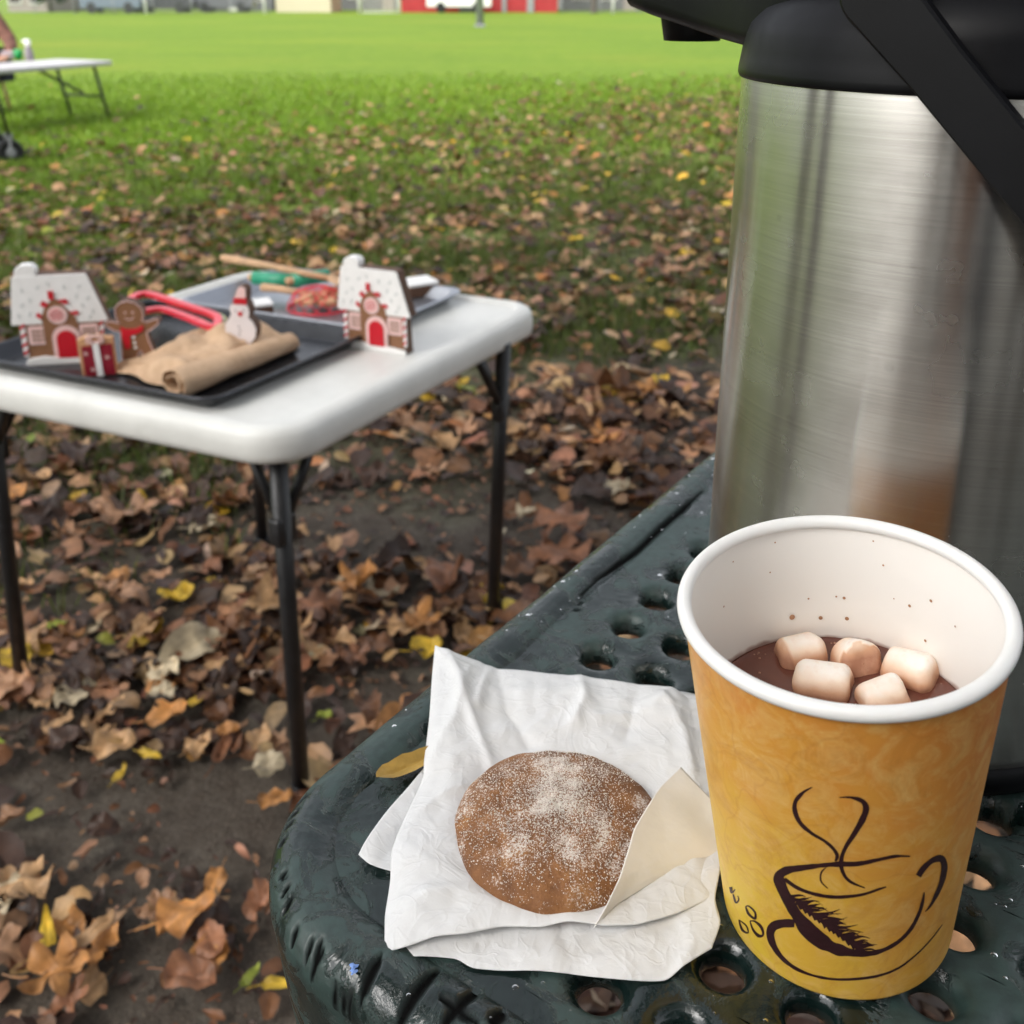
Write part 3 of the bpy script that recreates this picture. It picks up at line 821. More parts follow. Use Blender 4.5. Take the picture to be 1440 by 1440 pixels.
for i,(x,y,r,h,rx,ry,rz,lab) in enumerate([
   (1126,921,.0066,.0155,.15,1.50,.25,'marshmallow at the left of the cup, white on top with a tan lower end'),
   (1204,930,.0076,.012,1.05,.12,.1,'round marshmallow in the middle with a brown speckled end facing out'),
   (1280,946,.0072,.0165,.25,1.40,-.5,'marshmallow at the right against the cup wall with a flat pale top'),
   (1157,962,.0072,.0175,.3,1.5,-.12,'peach marshmallow nearest the front rim below the left one'),
   (1242,984,.0068,.0150,.2,1.45,.45,'marshmallow sunk low at the front rim in front of the right one')]):
    o_=CMi@Vector((0,0,CAMZ)); rr=CMi.to_3x3()@Vector(ray(x,y)); t=(LV+.0002-o_.z)/rr.z; P=o_+rr*t
    pr=[(0.0001,-h/2)]
    for a in np.linspace(-PI/2,0,6): pr.append((r-.0034+.0034*math.cos(a),-h/2+.0034+.0034*math.sin(a)))
    for a in np.linspace(0,PI/2,6): pr.append((r-.0034+.0034*math.cos(a),h/2-.0034+.0034*math.sin(a)))
    for f in (.6,.3): pr.append(((r-.0034)*f,h/2-.0004*(1-f)))
    pr.append((.0001,h/2-.0003))
    mb=MB(); mb.lathe(pr,36)
    V=[]
    Rm=(Matrix.Rotation(rz,4,'Z')@Matrix.Rotation(ry,4,'Y')@Matrix.Rotation(rx,4,'X'))
    for v in mb.V:
        v=Vector(v); v*=.95+.10*mnoise.noise(v*160+Vector((i*5,0,0)))+.06*mnoise.noise(v*60+Vector((i*3,1,0)))
        V.append(Rm@v)
    mb.V=V
    o=mb.build('marshmallow',MM,None,True); o.matrix_world=CM@Matrix.Translation(P)
    sa_=o.data.attributes.new('soak','FLOAT','POINT')
    endv=Vector((0,0,1)); endv.rotate(Rm.to_euler())
    sa_.data.foreach_set('value',[max(0,min(1,1-((v.co.z+P.z)-LV)/.0085))+(.45 if i in (1,) and v.co.dot(endv)>h*.36 else 0)+(.3 if i==0 and v.co.dot(endv)<-h*.3 else 0) for v in o.data.vertices]); tag(o,lab,'marshmallow','marshmallows floating in the hot chocolate')

# ---------------------------------------------------------------- airpot
AC=Vector((.1654,.375,TZ-.003))
sd=Vector((-.76,.65,0)).normalized(); nd=Vector((-.65,-.76,0)).normalized()
ang=math.atan2(sd.y,sd.x)
pot=empty('airpot',AC,ang,'brushed steel airpot with black lid, spout and carry handle behind the paper cup','airpot')
# local: +x = spout direction; the pivot side that faces the camera is +y or -y
ysgn = 1 if nd.dot(Vector((-math.sin(ang),math.cos(ang),0)))>0 else -1
RB=.082; ZC=.2458
mb=MB(); mb.lathe([(RB-.003,.012),(RB-.0005,.014),(RB,.018)]+[(RB,z) for z in np.linspace(.03,ZC-.0,20)]+[(RB-.0006,ZC+.004)],200); mb.build('steel_body',M['steel'],pot,True)
mb=MB(); mb.lathe([(.0001,.0005),(RB-.006,.0005),(RB-.001,.002),(RB+.0008,.006),(RB+.0008,.0125),(RB-.001,.014),(RB-.004,.014)],96); mb.build('base_ring',M['black_plastic'],pot,True)
mb=MB(); mb.lathe([(RB-.004,ZC-.001),(RB+.0008,ZC-.0010),(RB+.0013,ZC+.0002),(RB+.0013,ZC+.0022),(RB+.0008,ZC+.0055),(RB+.0003,ZC+.0090),(RB-.0001,ZC+.014),(RB-.0012,ZC+.018),(RB-.0042,ZC+.0228),(RB-.0085,ZC+.0265),(RB-.014,ZC+.0298),(RB-.021,ZC+.0345),(RB-.028,ZC+.040),(RB-.04,ZC+.046)],200); mb.build('collar',M['black_plastic'],pot,True)
# head with spout beak: loft of sections along x
zb=TZ-.003
def sect(x,w,z0,z1,r=.006,n=5):
    P=[]
    for cx,cz,a0 in ((w-r,z1-r,0),(-w+r,z1-r,PI/2),(-w+r,z0+r,PI),(w-r,z0+r,1.5*PI)):
        for k in range(n+1):
            t=a0+PI/2*k/n; P.append((x,cx+r*math.cos(t),cz+r*math.sin(t)))
    return P
secs=[(-.074,.030,.262,.292),(-.070,.042,.258,.300),(-.05,.058,.256,.306),(0,.066,.2545,.309),(.045,.060,.2545,.309),(.07,.046,.255,.307),(.085,.036,.2565,.303),(.105,.029,.2605,.298),(.125,.025,.2648,.293),(.137,.022,.2680,.288),(.1405,.018,.2700,.284)]
V=[];F=[]
for (x,w,z0,z1) in secs: V+=sect(x,w,z0,z1)
ns=24
for i in range(len(secs)-1):
    for k in range(ns): F.append((i*ns+k,i*ns+(k+1)%ns,(i+1)*ns+(k+1)%ns,(i+1)*ns+k))
F.append(tuple(range(ns))); F.append(tuple(reversed(range((len(secs)-1)*ns,len(secs)*ns))))
mb=MB(); mb.add(V,F); mb.build('lid',M['black_plastic'],pot,True)
mb=MB(); mb.lathe([(.0105,.2545),(.0118,.2545),(.0140,.2665),(.0140,.272),(.0100,.272)],40,cx=.1175); mb.build('spout',M['black_plastic'],pot,True)
V,F=loft_rrect([(.002,.309),(0,.3105),(0,.316),(.002,.3185),(.006,.3195)],.085,.07,.02); 
mb=MB(); mb.add([(x-.045,y-.035,z) for x,y,z in V],F); mb.build('pump_button',M['black_plastic'],pot,True)
# bail handle: two arms and a grip, folded back opposite the spout
LB=.150; hp=Vector((.0055,0,.2735)); dn=Vector((-1,0,-1)).normalized(); pn=Vector((-1,0,1)).normalized()  # local directions (arm, across)
hd=empty('carry_handle'); bpy.data.objects.remove(hd)
mb=MB()
def arm(side):
    y0=side*(RB+.0040); th=.0058
    V=[];F=[]; n=14; out=[]
    for k in range(n+1):
        t=PI/2+PI*k/n; out.append((.0105*math.cos(t),.0100*math.sin(t)))   # rounded head at the pivot
    out=[(x,y) for x,y in out]+[(.03,-.0085),(LB*.6,-.0080),(LB,-.0085),(LB,.0085),(LB*.6,.0080),(.03,.0085)]
    m=len(out)
    for yy,ins in ((y0-th/2,.0008),(y0-th/2+.0008,0),(y0+th/2-.0008,0),(y0+th/2,.0008)):
        for (l,wd) in out:
            f=1-ins/.009; p=hp+dn*(l if l>0 else l*f)+pn*(wd*f); V.append((p.x,yy,p.z))
    for i in range(3):
        for k in range(m): F.append((i*m+k,i*m+(k+1)%m,(i+1)*m+(k+1)%m,(i+1)*m+k))
    F.append(tuple(range(m))); F.append(tuple(reversed(range(3*m,4*m))))
    return V,F
for sgn in (1,-1): mb.add(*arm(sgn))
pts=[]; c0=hp+dn*(LB-.004)
for k in range(13):
    y=(RB+.004)*(1-2*k/12); bow=.004*math.sin(PI*k/12); pts.append((c0.x+dn.x*bow,y,c0.z+dn.z*bow))
mb.tube(pts,.0105,14)
hb=auto_smooth(mb.build('carry_handle',M['black_plastic'],pot,False),.5)
for sgn in (1,-1):
    mb=MB(); V=[];n=28
    for (r_,yy) in ((.012,RB-.014),(.012,RB+.0005)):
        for k in range(n): t=2*PI*k/n; V.append((hp.x+r_*math.cos(t),sgn*yy,hp.z+r_*math.sin(t)))
    mb.add(V,[tuple(range(n)),tuple(range(n,2*n))]+[(k,(k+1)%n,n+(k+1)%n,n+k) for k in range(n)])
    auto_smooth(mb.build('hinge',M['black_plastic'],pot),.5)

# ---------------------------------------------------------------- white folding table
C0=Vector((-.2502,1.0213,0)); U=Vector((.5076,.8616,0)).normalized(); SK=-.12; W_=Vector((-U.y,U.x,0))
WT=.563; TH=.043; SA,SB=.600,.556
def wt(q,v,z=0): return C0+U*(q+SK*v)+W_*v+Vector((0,0,WT+z))
wang=math.atan2(U.y,U.x)
tb=empty('folding_table',(C0.x,C0.y,0),wang,'small white plastic folding table with black steel legs, covered in gingerbread toys and trays','table')
V,F=loft_rrect([(.03,WT-TH+.016),(.010,WT-TH+.014),(.008,WT-TH+.002),(.006,WT-TH),(.0025,WT-TH+.002),(.0005,WT-TH+.010),(0,WT-TH+.022),(.0015,WT-.010),(.005,WT-.004),(.011,WT-.0008),(.018,WT+.0004),(.0225,WT+.0004),(.0245,WT-.0008),(.0275,WT-.0044),(.031,WT-.0050),(.042,WT-.0048)],SA,SB,.058,10)
mesh('tabletop',[(x+SK*y,y,z) for x,y,z in V],F,M['table_white'],tb,True)
WT0=WT-.0048
zt=WT-TH+.010
def tl(p): 
    d=Vector(p)-C0; return (d.x*U.x+d.y*U.y, d.x*W_.x+d.y*W_.y, p[2])
LEGS=[((-.270,1.075,zt),(-.281,1.103,0)),((-.0127,1.44,zt),(-.033,1.512,0)),((-.712,1.30,zt),(-.757,1.33,0)),((-.455,1.69,zt),(-.485,1.76,0))]
for k,(a,b) in enumerate(LEGS):
    A_,B_=Vector(tl(a)),Vector(tl(b)); D_=B_-A_; d_=1 if k in (0,2) else -1; s=1 if k in (0,1) else -1
    mb=MB(); mb.tube([A_,A_+D_*.5,B_+Vector((0,0,.002))],.0112,14); lg=mb.build('leg',M['black_steel'],tb,True)
    mb=MB(); mb.tube([B_,B_-D_*.05],.0135,12); mb.build('foot_cap',M['black_plastic'],lg,True)
    P1=A_+D_*.21; mb=MB(); mb.tube([P1,(A_.x+d_*.075,A_.y,zt+.002)],.0068,8); mb.tube([P1,(A_.x,A_.y+s*.055,zt+.002)],.0062,8)
    mb.box(P1.x,P1.y,P1.z,.032,.018,.036,bev=.003); mb.build('brace',M['black_steel'],tb,True)
for a,b in ((0,2),(1,3)):
    mb=MB(); mb.tube([Vector(tl(LEGS[a][0]))-Vector((0,0,.004)),Vector(tl(LEGS[b][0]))-Vector((0,0,.004))],.010,10); mb.build('cross_bar',M['black_steel'],tb,True)

# trays
def tray(name,q0,v0,a,b,mat,label,rz=0,dz=0,h=.0185):
    p=wt(q0,v0); e=empty(name,(p.x,p.y,WT0+dz),wang+rz,label,'tray')
    V,F=loft_rrect([(.022,.0003),(.018,.0012),(.006,h-.004),(.0,h-.0025),(-.0006,h-.0005),(.001,h+.0008),(.004,h+.0006),(.0075,h-.002),(.019,.0030),(.024,.0018)],a,b,.026,8)
    o=mesh('pan',[(x+SK*y,y,z) for x,y,z in V],F,mat,e,True)
    m=o.modifiers.new('w','WEIGHTED_NORMAL'); return e
tray('baking_tray',.026,.118,.300,.400,M['tray'],'dark grey baking tray holding burlap and small toys on the white table',dz=.0006)
tray('sheet_pan',.335,.122,.238,.350,M['tray_alu'],'shiny grey sheet pan at the back of the white table under wooden spoons',dz=.0006)
TRZ=WT0+.0026
# ---- toys cut from board
def toy(name,px_,py_,z,rz,label,cat):
    p=at(px_,py_,z); return empty(name,(p.x,p.y,z),rz,label,cat)
def arch(cx,w,h,z0,n=12):
    P=[(cx-w,z0),(cx+w,z0)]
    for k in range(n+1): t=PI*k/n; P.append((cx+w*math.cos(t),z0+h-w+w*math.sin(t)))
    return P
def disc(cx,cz,r,n=24): return [(cx+r*math.cos(2*PI*k/n),cz+r*math.sin(2*PI*k/n)) for k in range(n)]
def house(px_,py_,z,rz,label,sc):
    h=toy('gingerbread_house',px_,py_,z,rz,label,'toy house')
    def cv(L_): return [((x-600)*.0001385*sc,(1100-y)*.000146*sc) for x,y in L_]
    T=.020*sc
    body=cv([(232,1098),(1010,1098),(1000,1060),(985,690),(1062,690),(920,232),(910,212),(425,212),(425,150),(250,150),(250,212),(212,232),(142,690),(240,690),(262,1000),(240,1040)])
    MB().prism(body,T,0).build('board',M['wood_edge'],h,bevel=.0006)
    MB().prism(cv([(262,1040),(975,1040),(975,690),(262,690)]),.0010,-.0010).build('wall',M['wood_brown'],h)
    rf=MB().prism(cv([(142,692),(1060,692),(1064,675),(920,235),(905,212),(215,215),(205,235),(140,670)]),.0022,-.0022).build('roof',M['paint_white'],h,bevel=.0005)
    mb=MB()
    for (x,y,a) in [(290,350,.3),(440,330,-.4),(690,335,.5),(830,335,-.5),(270,500,-.6),(350,450,.6),(795,430,.2),(905,450,-.6),(225,600,.4),(840,525,.8),(935,590,.3),(330,590,.1),(900,640,-.2),(540,300,.6)]:
        c=cv([(x,y)])[0]; ca,sa=math.cos(a+1.2),math.sin(a+1.2); l,wd=.0030,.0011
        mb.prism([(c[0]+ca*l*i-sa*wd*j,c[1]+sa*l*i+ca*wd*j) for i,j in ((-1,-.7),(-.7,-1),(.7,-1),(1,-.7),(1,.7),(.7,1),(-.7,1),(-1,.7))],.0006,-.0028)
    mb.build('sprinkles',M['paint_grey'],rf)
    ch=MB().prism(cv([(245,240),(235,190),(250,145),(300,112),(400,112),(440,150),(435,205),(410,240)]),T*.9,-.0018).build('chimney_snow',M['paint_white'],h,bevel=.001)
    # gable
    MB().prism(cv([(440,1040),(440,690),(430,640),(470,540),(555,450),(600,450),(680,540),(760,640),(770,700),(770,1040)]),.0010,-.0032).build('gable',M['wood_brown'],h)
    mb=MB()
    for q in ([(530,450),(530,365),(582,365),(582,450)],[(440,500),(470,455),(520,490),(490,530)],[(385,605),(410,570),(445,610),(425,640)],[(605,460),(690,450),(720,485),(680,505)],[(705,580),(780,570),(805,600),(760,615)]):
        mb.prism(cv(q),.0008,-.0042)
    mb.build('red_trim',M['paint_red'],h)
    md=MB().prism([(x,z_) for x,z_ in disc(*cv([(592,605)])[0],.0132*sc)],.0010,-.0044).build('round_window',M['paint_pink'],h)
    mb=MB(); c=cv([(592,605)])[0]
    mb.tube([(c[0]+.0095*sc*(k/40)*math.cos(k*.42),-.0046,c[1]+.0095*sc*(k/40)*math.sin(k*.42)) for k in range(2,41)],.00055,6); mb.build('swirl',M['paint_red'],md)
    dc=cv([(648,1035)])[0]
    MB().prism(arch(dc[0],.0190*sc,.0495*sc,dc[1]-.002),.0012,-.0046).build('door_frame',M['paint_pink'],h)
    MB().prism(arch(dc[0],.0130*sc,.0400*sc,dc[1]),.0012,-.0060).build('door',M['paint_red'],h)
    for (x0,x1) in ((285,475),(778,960)):
        wn=MB().prism(cv([(x0,890),(x0+15,895),(x1-15,895),(x1,890),(x1,722),(x1-12,712),(x0+12,712),(x0,722)]),.0012,-.0024).build('window',M['paint_pink'],h)
        mb=MB()
        for i in range(3):
            for j in range(3):
                xa=x0+28+(x1-x0-56)*i/3+5; ya=740+130*j/3+5
                mb.prism(cv([(xa,ya+33),(xa+36,ya+33),(xa+36,ya),(xa,ya)]),.0005,-.0029)
        mb.build('panes',simple('pane_brown',(.42,.27,.22),.5),wn)
    for x0,x1 in ((215,262),(978,1012)):
        cn=MB().prism(cv([(x0,1010),(x1,1010),(x1,700),(x0,700)]),.0024,-.0024).build('candy_cane_post',M['paint_white'],h)
        mb=MB()
        for y in (740,830,920,1000): mb.prism(cv([(x0,y),(x1,y-30),(x1,y-62),(x0,y-32)]),.0006,-.0030)
        mb.build('red_stripes',M['paint_red'],cn)
    MB().prism(cv([(228,1100),(1015,1100),(1000,1050),(820,1030),(640,1042),(420,1012),(300,1025),(240,1040)]),.0045,-.0060).build('snow_base',M['paint_white'],h,bevel=.001)
    return h
house(93,510,TRZ,math.radians(10),'gingerbread house cut-out in the dark baking tray at the left, white roof',.925)
house(528,492,WT0+.0004,math.radians(-24),'gingerbread house cut-out standing directly on the white table top at the right',.885)
# gingerbread man
def cvm(L_,ox,oy,s): return [((x-ox)*s,(oy-y)*s) for x,y in L_]
gm_=toy('gingerbread_man',198,519,TRZ,math.radians(6),'gingerbread man figure with a red scarf standing in the dark tray beside the burlap','toy figure')
def gman(k,ox=690,oy=700):
    P=[(680,715),(665,680),(668,600),(672,520),(640,505),(605,490),(608,475),(640,478),(672,478)]
    P=[(668,715),(660,660),(663,585),(668,525),(640,520),(598,492),(596,478),(625,472),(668,482)]
    P+=[(660,470),(652,440),(655,405),(680,380),(718,372),(755,382),(782,410),(788,440),(778,470),(800,480),(840,466),(858,470),(856,490),(815,520),(792,530),(800,580),(822,650),(830,690),(812,708),(790,700),(768,655),(752,620),(740,640),(732,680),(728,712),(705,722)]
    return P
sG=.000249*1.06
outl=[((x-742)*sG,(718-y)*sG*1.02) for x,y in gman(0)]
MB().prism(outl,.014,0).build('board',M['wood_edge'],gm_,bevel=.0008)
MB().prism([(x*.96,z*.975+.0012) for x,z in outl],.0010,-.0010).build('body',M['wood_brown'],gm_,bevel=.0003)
G=lambda L_:[((x-742)*sG,(718-y)*sG*1.02) for x,y in L_]
mb=MB(); mb.tube([(x*.96,-.0016,z*.975+.0012) for x,z in outl+outl[:1]],.0006,5); mb.build('icing_outline',M['paint_pink'],gm_)
MB().prism(G([(672,500),(700,512),(745,512),(782,495),(775,525),(740,540),(712,548),(708,610),(682,612),(676,560)]),.0016,-.0026).build('scarf',M['paint_red'],gm_,bevel=.0003)
mb=MB()
for q in ((728,555),(730,582),(732,606)): mb.prism(disc(*G([q])[0],.0019,12),.0010,-.0020)
mb.build('buttons',M['paint_white'],gm_)
mb=MB()
for q,r in (((702,432),.0013),((738,432),.0013)): mb.prism(disc(*G([q])[0],r,10),.0006,-.0016)
mb.tube([(*[G([(x,y)])[0][0] for _ in (0,)],-.0014,G([(x,y)])[0][1]) for x,y in ((698,455),(710,466),(728,466),(742,455))],.0006,5)
mb.build('face',M['paint_pink'],gm_)
# snowman
sn=toy('snowman',340,486,TRZ+.022,math.radians(-8),'white wooden snowman figure with a red and white hat standing on the burlap','toy figure')
Gs=lambda L_:[((x-1195)*.000262,(590-y)*.000268) for x,y in L_]
so=Gs([(1170,590),(1135,565),(1115,520),(1118,480),(1140,450),(1152,430),(1146,400),(1160,375),(1175,362),(1178,340),(1190,318),(1205,290),(1228,285),(1245,300),(1243,340),(1238,360),(1252,385),(1256,420),(1246,440),(1268,465),(1282,500),(1275,545),(1245,580),(1215,590)])
MB().prism(so,.017,0).build('board',M['wood_edge'],sn,bevel=.0008)
MB().prism([(x,z) for x,z in Gs([(1170,588),(1138,565),(1118,520),(1120,482),(1142,452),(1155,430),(1149,400),(1162,378),(1240,378),(1250,400),(1250,425),(1243,442),(1265,466),(1279,500),(1272,543),(1243,577),(1215,588)])],.0012,-.0012).build('body',simple('snow_paint',(.76,.70,.70),.5,var=.04),sn,bevel=.0003)
ht=MB().prism(Gs([(1176,345),(1176,378),(1242,378),(1242,345)]),.0016,-.0020).build('hat_band',M['paint_red'],sn,bevel=.0003)
MB().prism(Gs([(1182,345),(1192,318),(1206,292),(1228,288),(1242,300),(1238,345)]),.0016,-.0018).build('hat',M['paint_pink'],sn,bevel=.0003)
MB().prism(disc(*Gs([(1204,425)])[0],.0032,14),.0010,-.0022).build('nose',M['paint_red'],sn)
mb=MB()
for q in ((1180,412),(1222,408),(1192,490),(1196,510),(1190,530)): mb.prism(disc(*Gs([q])[0],.0011,8),.0005,-.0017)
mb.build('buttons',M['dark_window'],sn)
# gift
gf=toy('gift_box',140,529,TRZ,math.radians(12),'dark red gift cut-out with a white ribbon standing before the left house','toy gift')
Gg=lambda L_:[((x-515)*.000249,(755-y)*.000252) for x,y in L_]
MB().prism(Gg([(435,755),(600,752),(598,560),(560,556),(530,545),(495,552),(470,545),(430,565)]),.014,0).build('board',M['beige'],gf,bevel=.0006)
MB().prism(Gg([(448,750),(596,748),(594,585),(448,592)]),.0014,-.0014).build('wrapping',M['paint_darkred'],gf,bevel=.0003)
MB().prism(Gg([(508,752),(538,751),(532,575),(502,577)]),.0010,-.0026).build('ribbon',M['paint_white'],gf)
mb=MB()
for s in (-1,1): mb.tube([(.0005+s*.0105*math.sin(t)*1.0,-.0024,.0460+.0052*(1-math.cos(t))*.8+.003*math.sin(t)) for t in np.linspace(0,2*PI,14)],.0011,6)
mb.build('bow',M['paint_pink'],gf,True)
mb=MB()
for q in ((465,630),(490,715),(565,655)):
    c=Gg([q])[0]
    for a in range(3):
        t=a*PI/3; mb.prism([(c[0]+.0032*math.cos(t+e),c[1]+.0032*math.sin(t+e)) for e in (-.14,.14,PI-.14,PI+.14)],.0004,-.0019)
mb.build('snowflakes',M['paint_pink'],gf)

# burlap
def burlap_mat():
    m,nt,b=new_mat('burlap'); v=coords(nt)
    w1=nt.nodes.new('ShaderNodeTexWave'); w1.inputs['Scale'].default_value=180; w1.bands_direction='X'; w1.inputs['Distortion'].default_value=1.5; nt.links.new(v,w1.inputs['Vector'])
    w2=nt.nodes.new('ShaderNodeTexWave'); w2.inputs['Scale'].default_value=180; w2.bands_direction='Y'; w2.inputs['Distortion'].default_value=1.5; nt.links.new(v,w2.inputs['Vector'])
    h=math_n(nt,'MULTIPLY',w1.outputs['Fac'],w2.outputs['Fac'])
    n=tex_noise(nt,v,60,4,.6)
    c=ramp(nt,n,[(.3,(.54,.35,.21)),(.7,(.70,.49,.32))])
    c=mixc(nt,math_n(nt,'MULTIPLY',h,.5),c,(.72,.52,.36)); nt.links.new(c,b.inputs['Base Color']); b.inputs['Roughness'].default_value=.95
    bump(nt,b,h,.7,.001); return m
MBU=burlap_mat()
bp=wt(.16,.23); bl=empty('burlap_cloth',(bp.x,bp.y,TRZ),wang,'tan burlap cloth rolled and folded in the dark baking tray beneath the snowman','cloth')
V=[];F=[];na_,nb_=70,60
for j in range(nb_):
    for i in range(na_):
        q=-.090+.205*i/(na_-1); v=-.040+.155*j/(nb_-1)
        qq=q+.02*mnoise.noise(Vector((q*9,v*9,0))); 
        e=min(i,na_-1-i,j,nb_-1-j)/6; e=min(1,e)
        z=.004+e*(.012+.013*math.sin(max(0,min(PI,(v+.045)*24)))+.010*math.exp(-((q-.03-v*.4)/.03)**2)+.007*math.sin(q*60+v*40)*.6+mnoise.noise(Vector((q*28,v*28,2)))*.012+abs(mnoise.noise(Vector((q*50,v*30,5))))*.007)
        if v>.055: z*=max(.25,1-(v-.055)*7)
        q+=.012*mnoise.noise(Vector((v*20,q*5,4)))*(1 if e<1 else 0)
        V.append((q,v+.010*mnoise.noise(Vector((q*18,1,4))),max(.0015,z)))
for j in range(nb_-1):
    for i in range(na_-1): F.append((j*na_+i,j*na_+i+1,(j+1)*na_+i+1,(j+1)*na_+i))
o=mesh('folded_part',V,F,MBU,bl,True)
# the roll: spiral section swept along q
V=[];F=[]; NT,NL=46,40
for i in range(NL):
    q=-.112+.205*i/(NL-1); k=1-.30*i/(NL-1)
    for t_ in range(NT):
        a=t_/(NT-1)*2*PI*1.65; r=(.0095+.0115*t_/(NT-1))*k
        x=q+ .004*mnoise.noise(Vector((q*20,a,3)))
        rr=r*(1+.10*mnoise.noise(Vector((q*26,math.cos(a)*1.3,math.sin(a)*1.3))))
        V.append((x,-.040+.0*q+rr*1.12*math.cos(a+.5),.0200*k+.0015+rr*.95*math.sin(a+.5)))
for i in range(NL-1):
    for t_ in range(NT-1): F.append((i*NT+t_,i*NT+t_+1,(i+1)*NT+t_+1,(i+1)*NT+t_))
o=mesh('rolled_part',V,F,MBU,bl,True); m=o.modifiers.new('t','SOLIDIFY'); m.thickness=.0016

# cookie cutters: three stacked plastic loops
def loop_pts(pl,z): return [Vector((*at(x,y,z)[:2],z)) for x,y in pl]
def smooth_closed(P,n=8):
    out=[];m=len(P)
    for i in range(m):
        p0,p1,p2,p3=P[i-1],P[i],P[(i+1)%m],P[(i+2)%m]
        for k in range(n):
            t=k/n; out.append(.5*((2*p1)+(-p0+p2)*t+(2*p0-5*p1+4*p2-p3)*t*t+(-p0+3*p1-3*p2+p3)*t**3))
    return out
def band(P,w,h):
    """closed ribbon wall of thickness w and height h"""
    m=len(P);V=[];F=[]
    for i,p in enumerate(P):
        t=(P[(i+1)%m]-P[i-1]).normalized(); n=Vector((-t.y,t.x,0))
        for a,b in ((-1,0),(1,0),(1,1),(-1,1)): V.append((p.x+n.x*w/2*a,p.y+n.y*w/2*a,p.z+h*b))
    for i in range(m):
        j=(i+1)%m
        for k in range(4): F.append((i*4+k,i*4+(k+1)%4,j*4+(k+1)%4,j*4+k))
    return V,F
zc=TRZ+.024
cut=[(184,432),(188,421),(206,416),(232,423),(268,435),(300,446),(308,454),(298,463),(268,451),(230,438),(202,440)]
for i,(mt,nm,dz,ex) in enumerate((('yellow_plastic','yellow',0,(6,2)),('green_plastic','green',.006,(3,1)),('red_plastic','red',.012,(0,0)))):
    P=smooth_closed(loop_pts([(x+ex[0],y+ex[1]) for x,y in cut],zc+dz)); c=sum(P,Vector())/len(P)
    V,F=band([p-Vector((c.x,c.y,0)) for p in P],.0100,.0065)
    mb=MB(); mb.add([(x,y,z-zc-dz) for x,y,z in V],F); o=auto_smooth(mb.build('cookie_cutter',M[mt],None),.7); o.location=(c.x,c.y,zc+dz)
    tag(o,nm+' plastic loop-shaped cookie cutter '+('on top of the pile behind the gingerbread man' if nm=='red' else 'under the red one behind the gingerbread man' if nm=='green' else 'at the bottom of the pile behind the gingerbread man'),'cookie cutter','stacked plastic cookie cutters')
# white-topped brown blocks
for (x,y,rz,lab,sx,sy,z0) in ((366,447,.40,'small brown block with a white top on the sheet pan behind the snowman',.040,.034,TRZ),(594,415,.5,'small brown block with a pink-white top in the sheet pan right of the right-hand house',.05,.045,TRZ+.001)):
    e=toy('wooden_block',x,y,z0,rz,lab,'block')
    MB().box(0,0.012,.009,sx,sy,.018,bev=.001).build('block',M['wood_edge'],e)
    V,F=loft_rrect([(0,.0183),(0,.0215),(.0015,.0228)],sx+.001,sy+.001,.003,4); mb=MB(); mb.add([(a-sx/2-.0005,b-sy/2+.0115,c) for a,b,c in V],F); mb.build('icing',M['paint_white'],e)
# wooden spoons / mallets with green bands
def spoon(x0,y0,x1,y1,z,lab,band_=None,r=.0055,head=True):
    a=Vector((*at(x0,y0,z)[:2],z)); b=Vector((*at(x1,y1,z)[:2],z)); d=b-a; L_=d.length
    e=empty('wooden_spoon',a,math.atan2(d.y,d.x),lab,'spoon','wooden spoons on the sheet pan')
    pts=[(0,0,0),(L_*.03,0,0),(L_*.4,0,.001),(L_*.66,0,0),(L_,0,0)]
    mb=MB(); mb.tube(pts,[r*.8,r*1.15,r,r*.9,r*.8],12); h=mb.build('handle',M['light_wood'],e,True)
    if head:
        V=[];F=[];n=20;m=10
        for i in range(m+1):
            t=i/m; w=.020*math.sin(PI*min(1,max(.08,t)))**.6+.001; zc_=.004
            for k in range(n):
                an=2*PI*k/n; zz=.0055*math.sin(an); 
                if math.sin(an)>0: zz-=.006*math.sin(PI*t)*abs(math.sin(an))
                V.append((L_+t*.062-.006,w*math.cos(an),zz))
        for i in range(m):
            for k in range(n): F.append((i*n+k,i*n+(k+1)%n,(i+1)*n+(k+1)%n,(i+1)*n+k))
        F.append(tuple(range(n))); F.append(tuple(range(m*n,(m+1)*n)))
        mb=MB(); mb.add(V,F); mb.build('bowl',M['light_wood'],e,True)
    if band_:
        mb=MB(); mb.tube([(L_*band_[0],0,.0),(L_*band_[1],0,.0)],r*1.9,14); mb.build('green_wrap',M['green_plastic'],e,True)
zs=TRZ+.030
spoon(312,362,470,392,zs+.012,'long wooden spoon topmost in the heap, sticking out to the left',None,.0058)
spoon(368,404,430,412,zs-.010,'short wooden spoon lowest in the heap with its bowl in the red net',None,.0060)
spoon(350,390,425,396,zs-.004,'wooden spoon with a green wrapped handle at the left of the heap',(.10,.95),.0058,False)
spoon(402,396,480,384,zs-.001,'wooden spoon with a green wrap in the middle of the heap pointing right',(.12,.75),.0058,True)
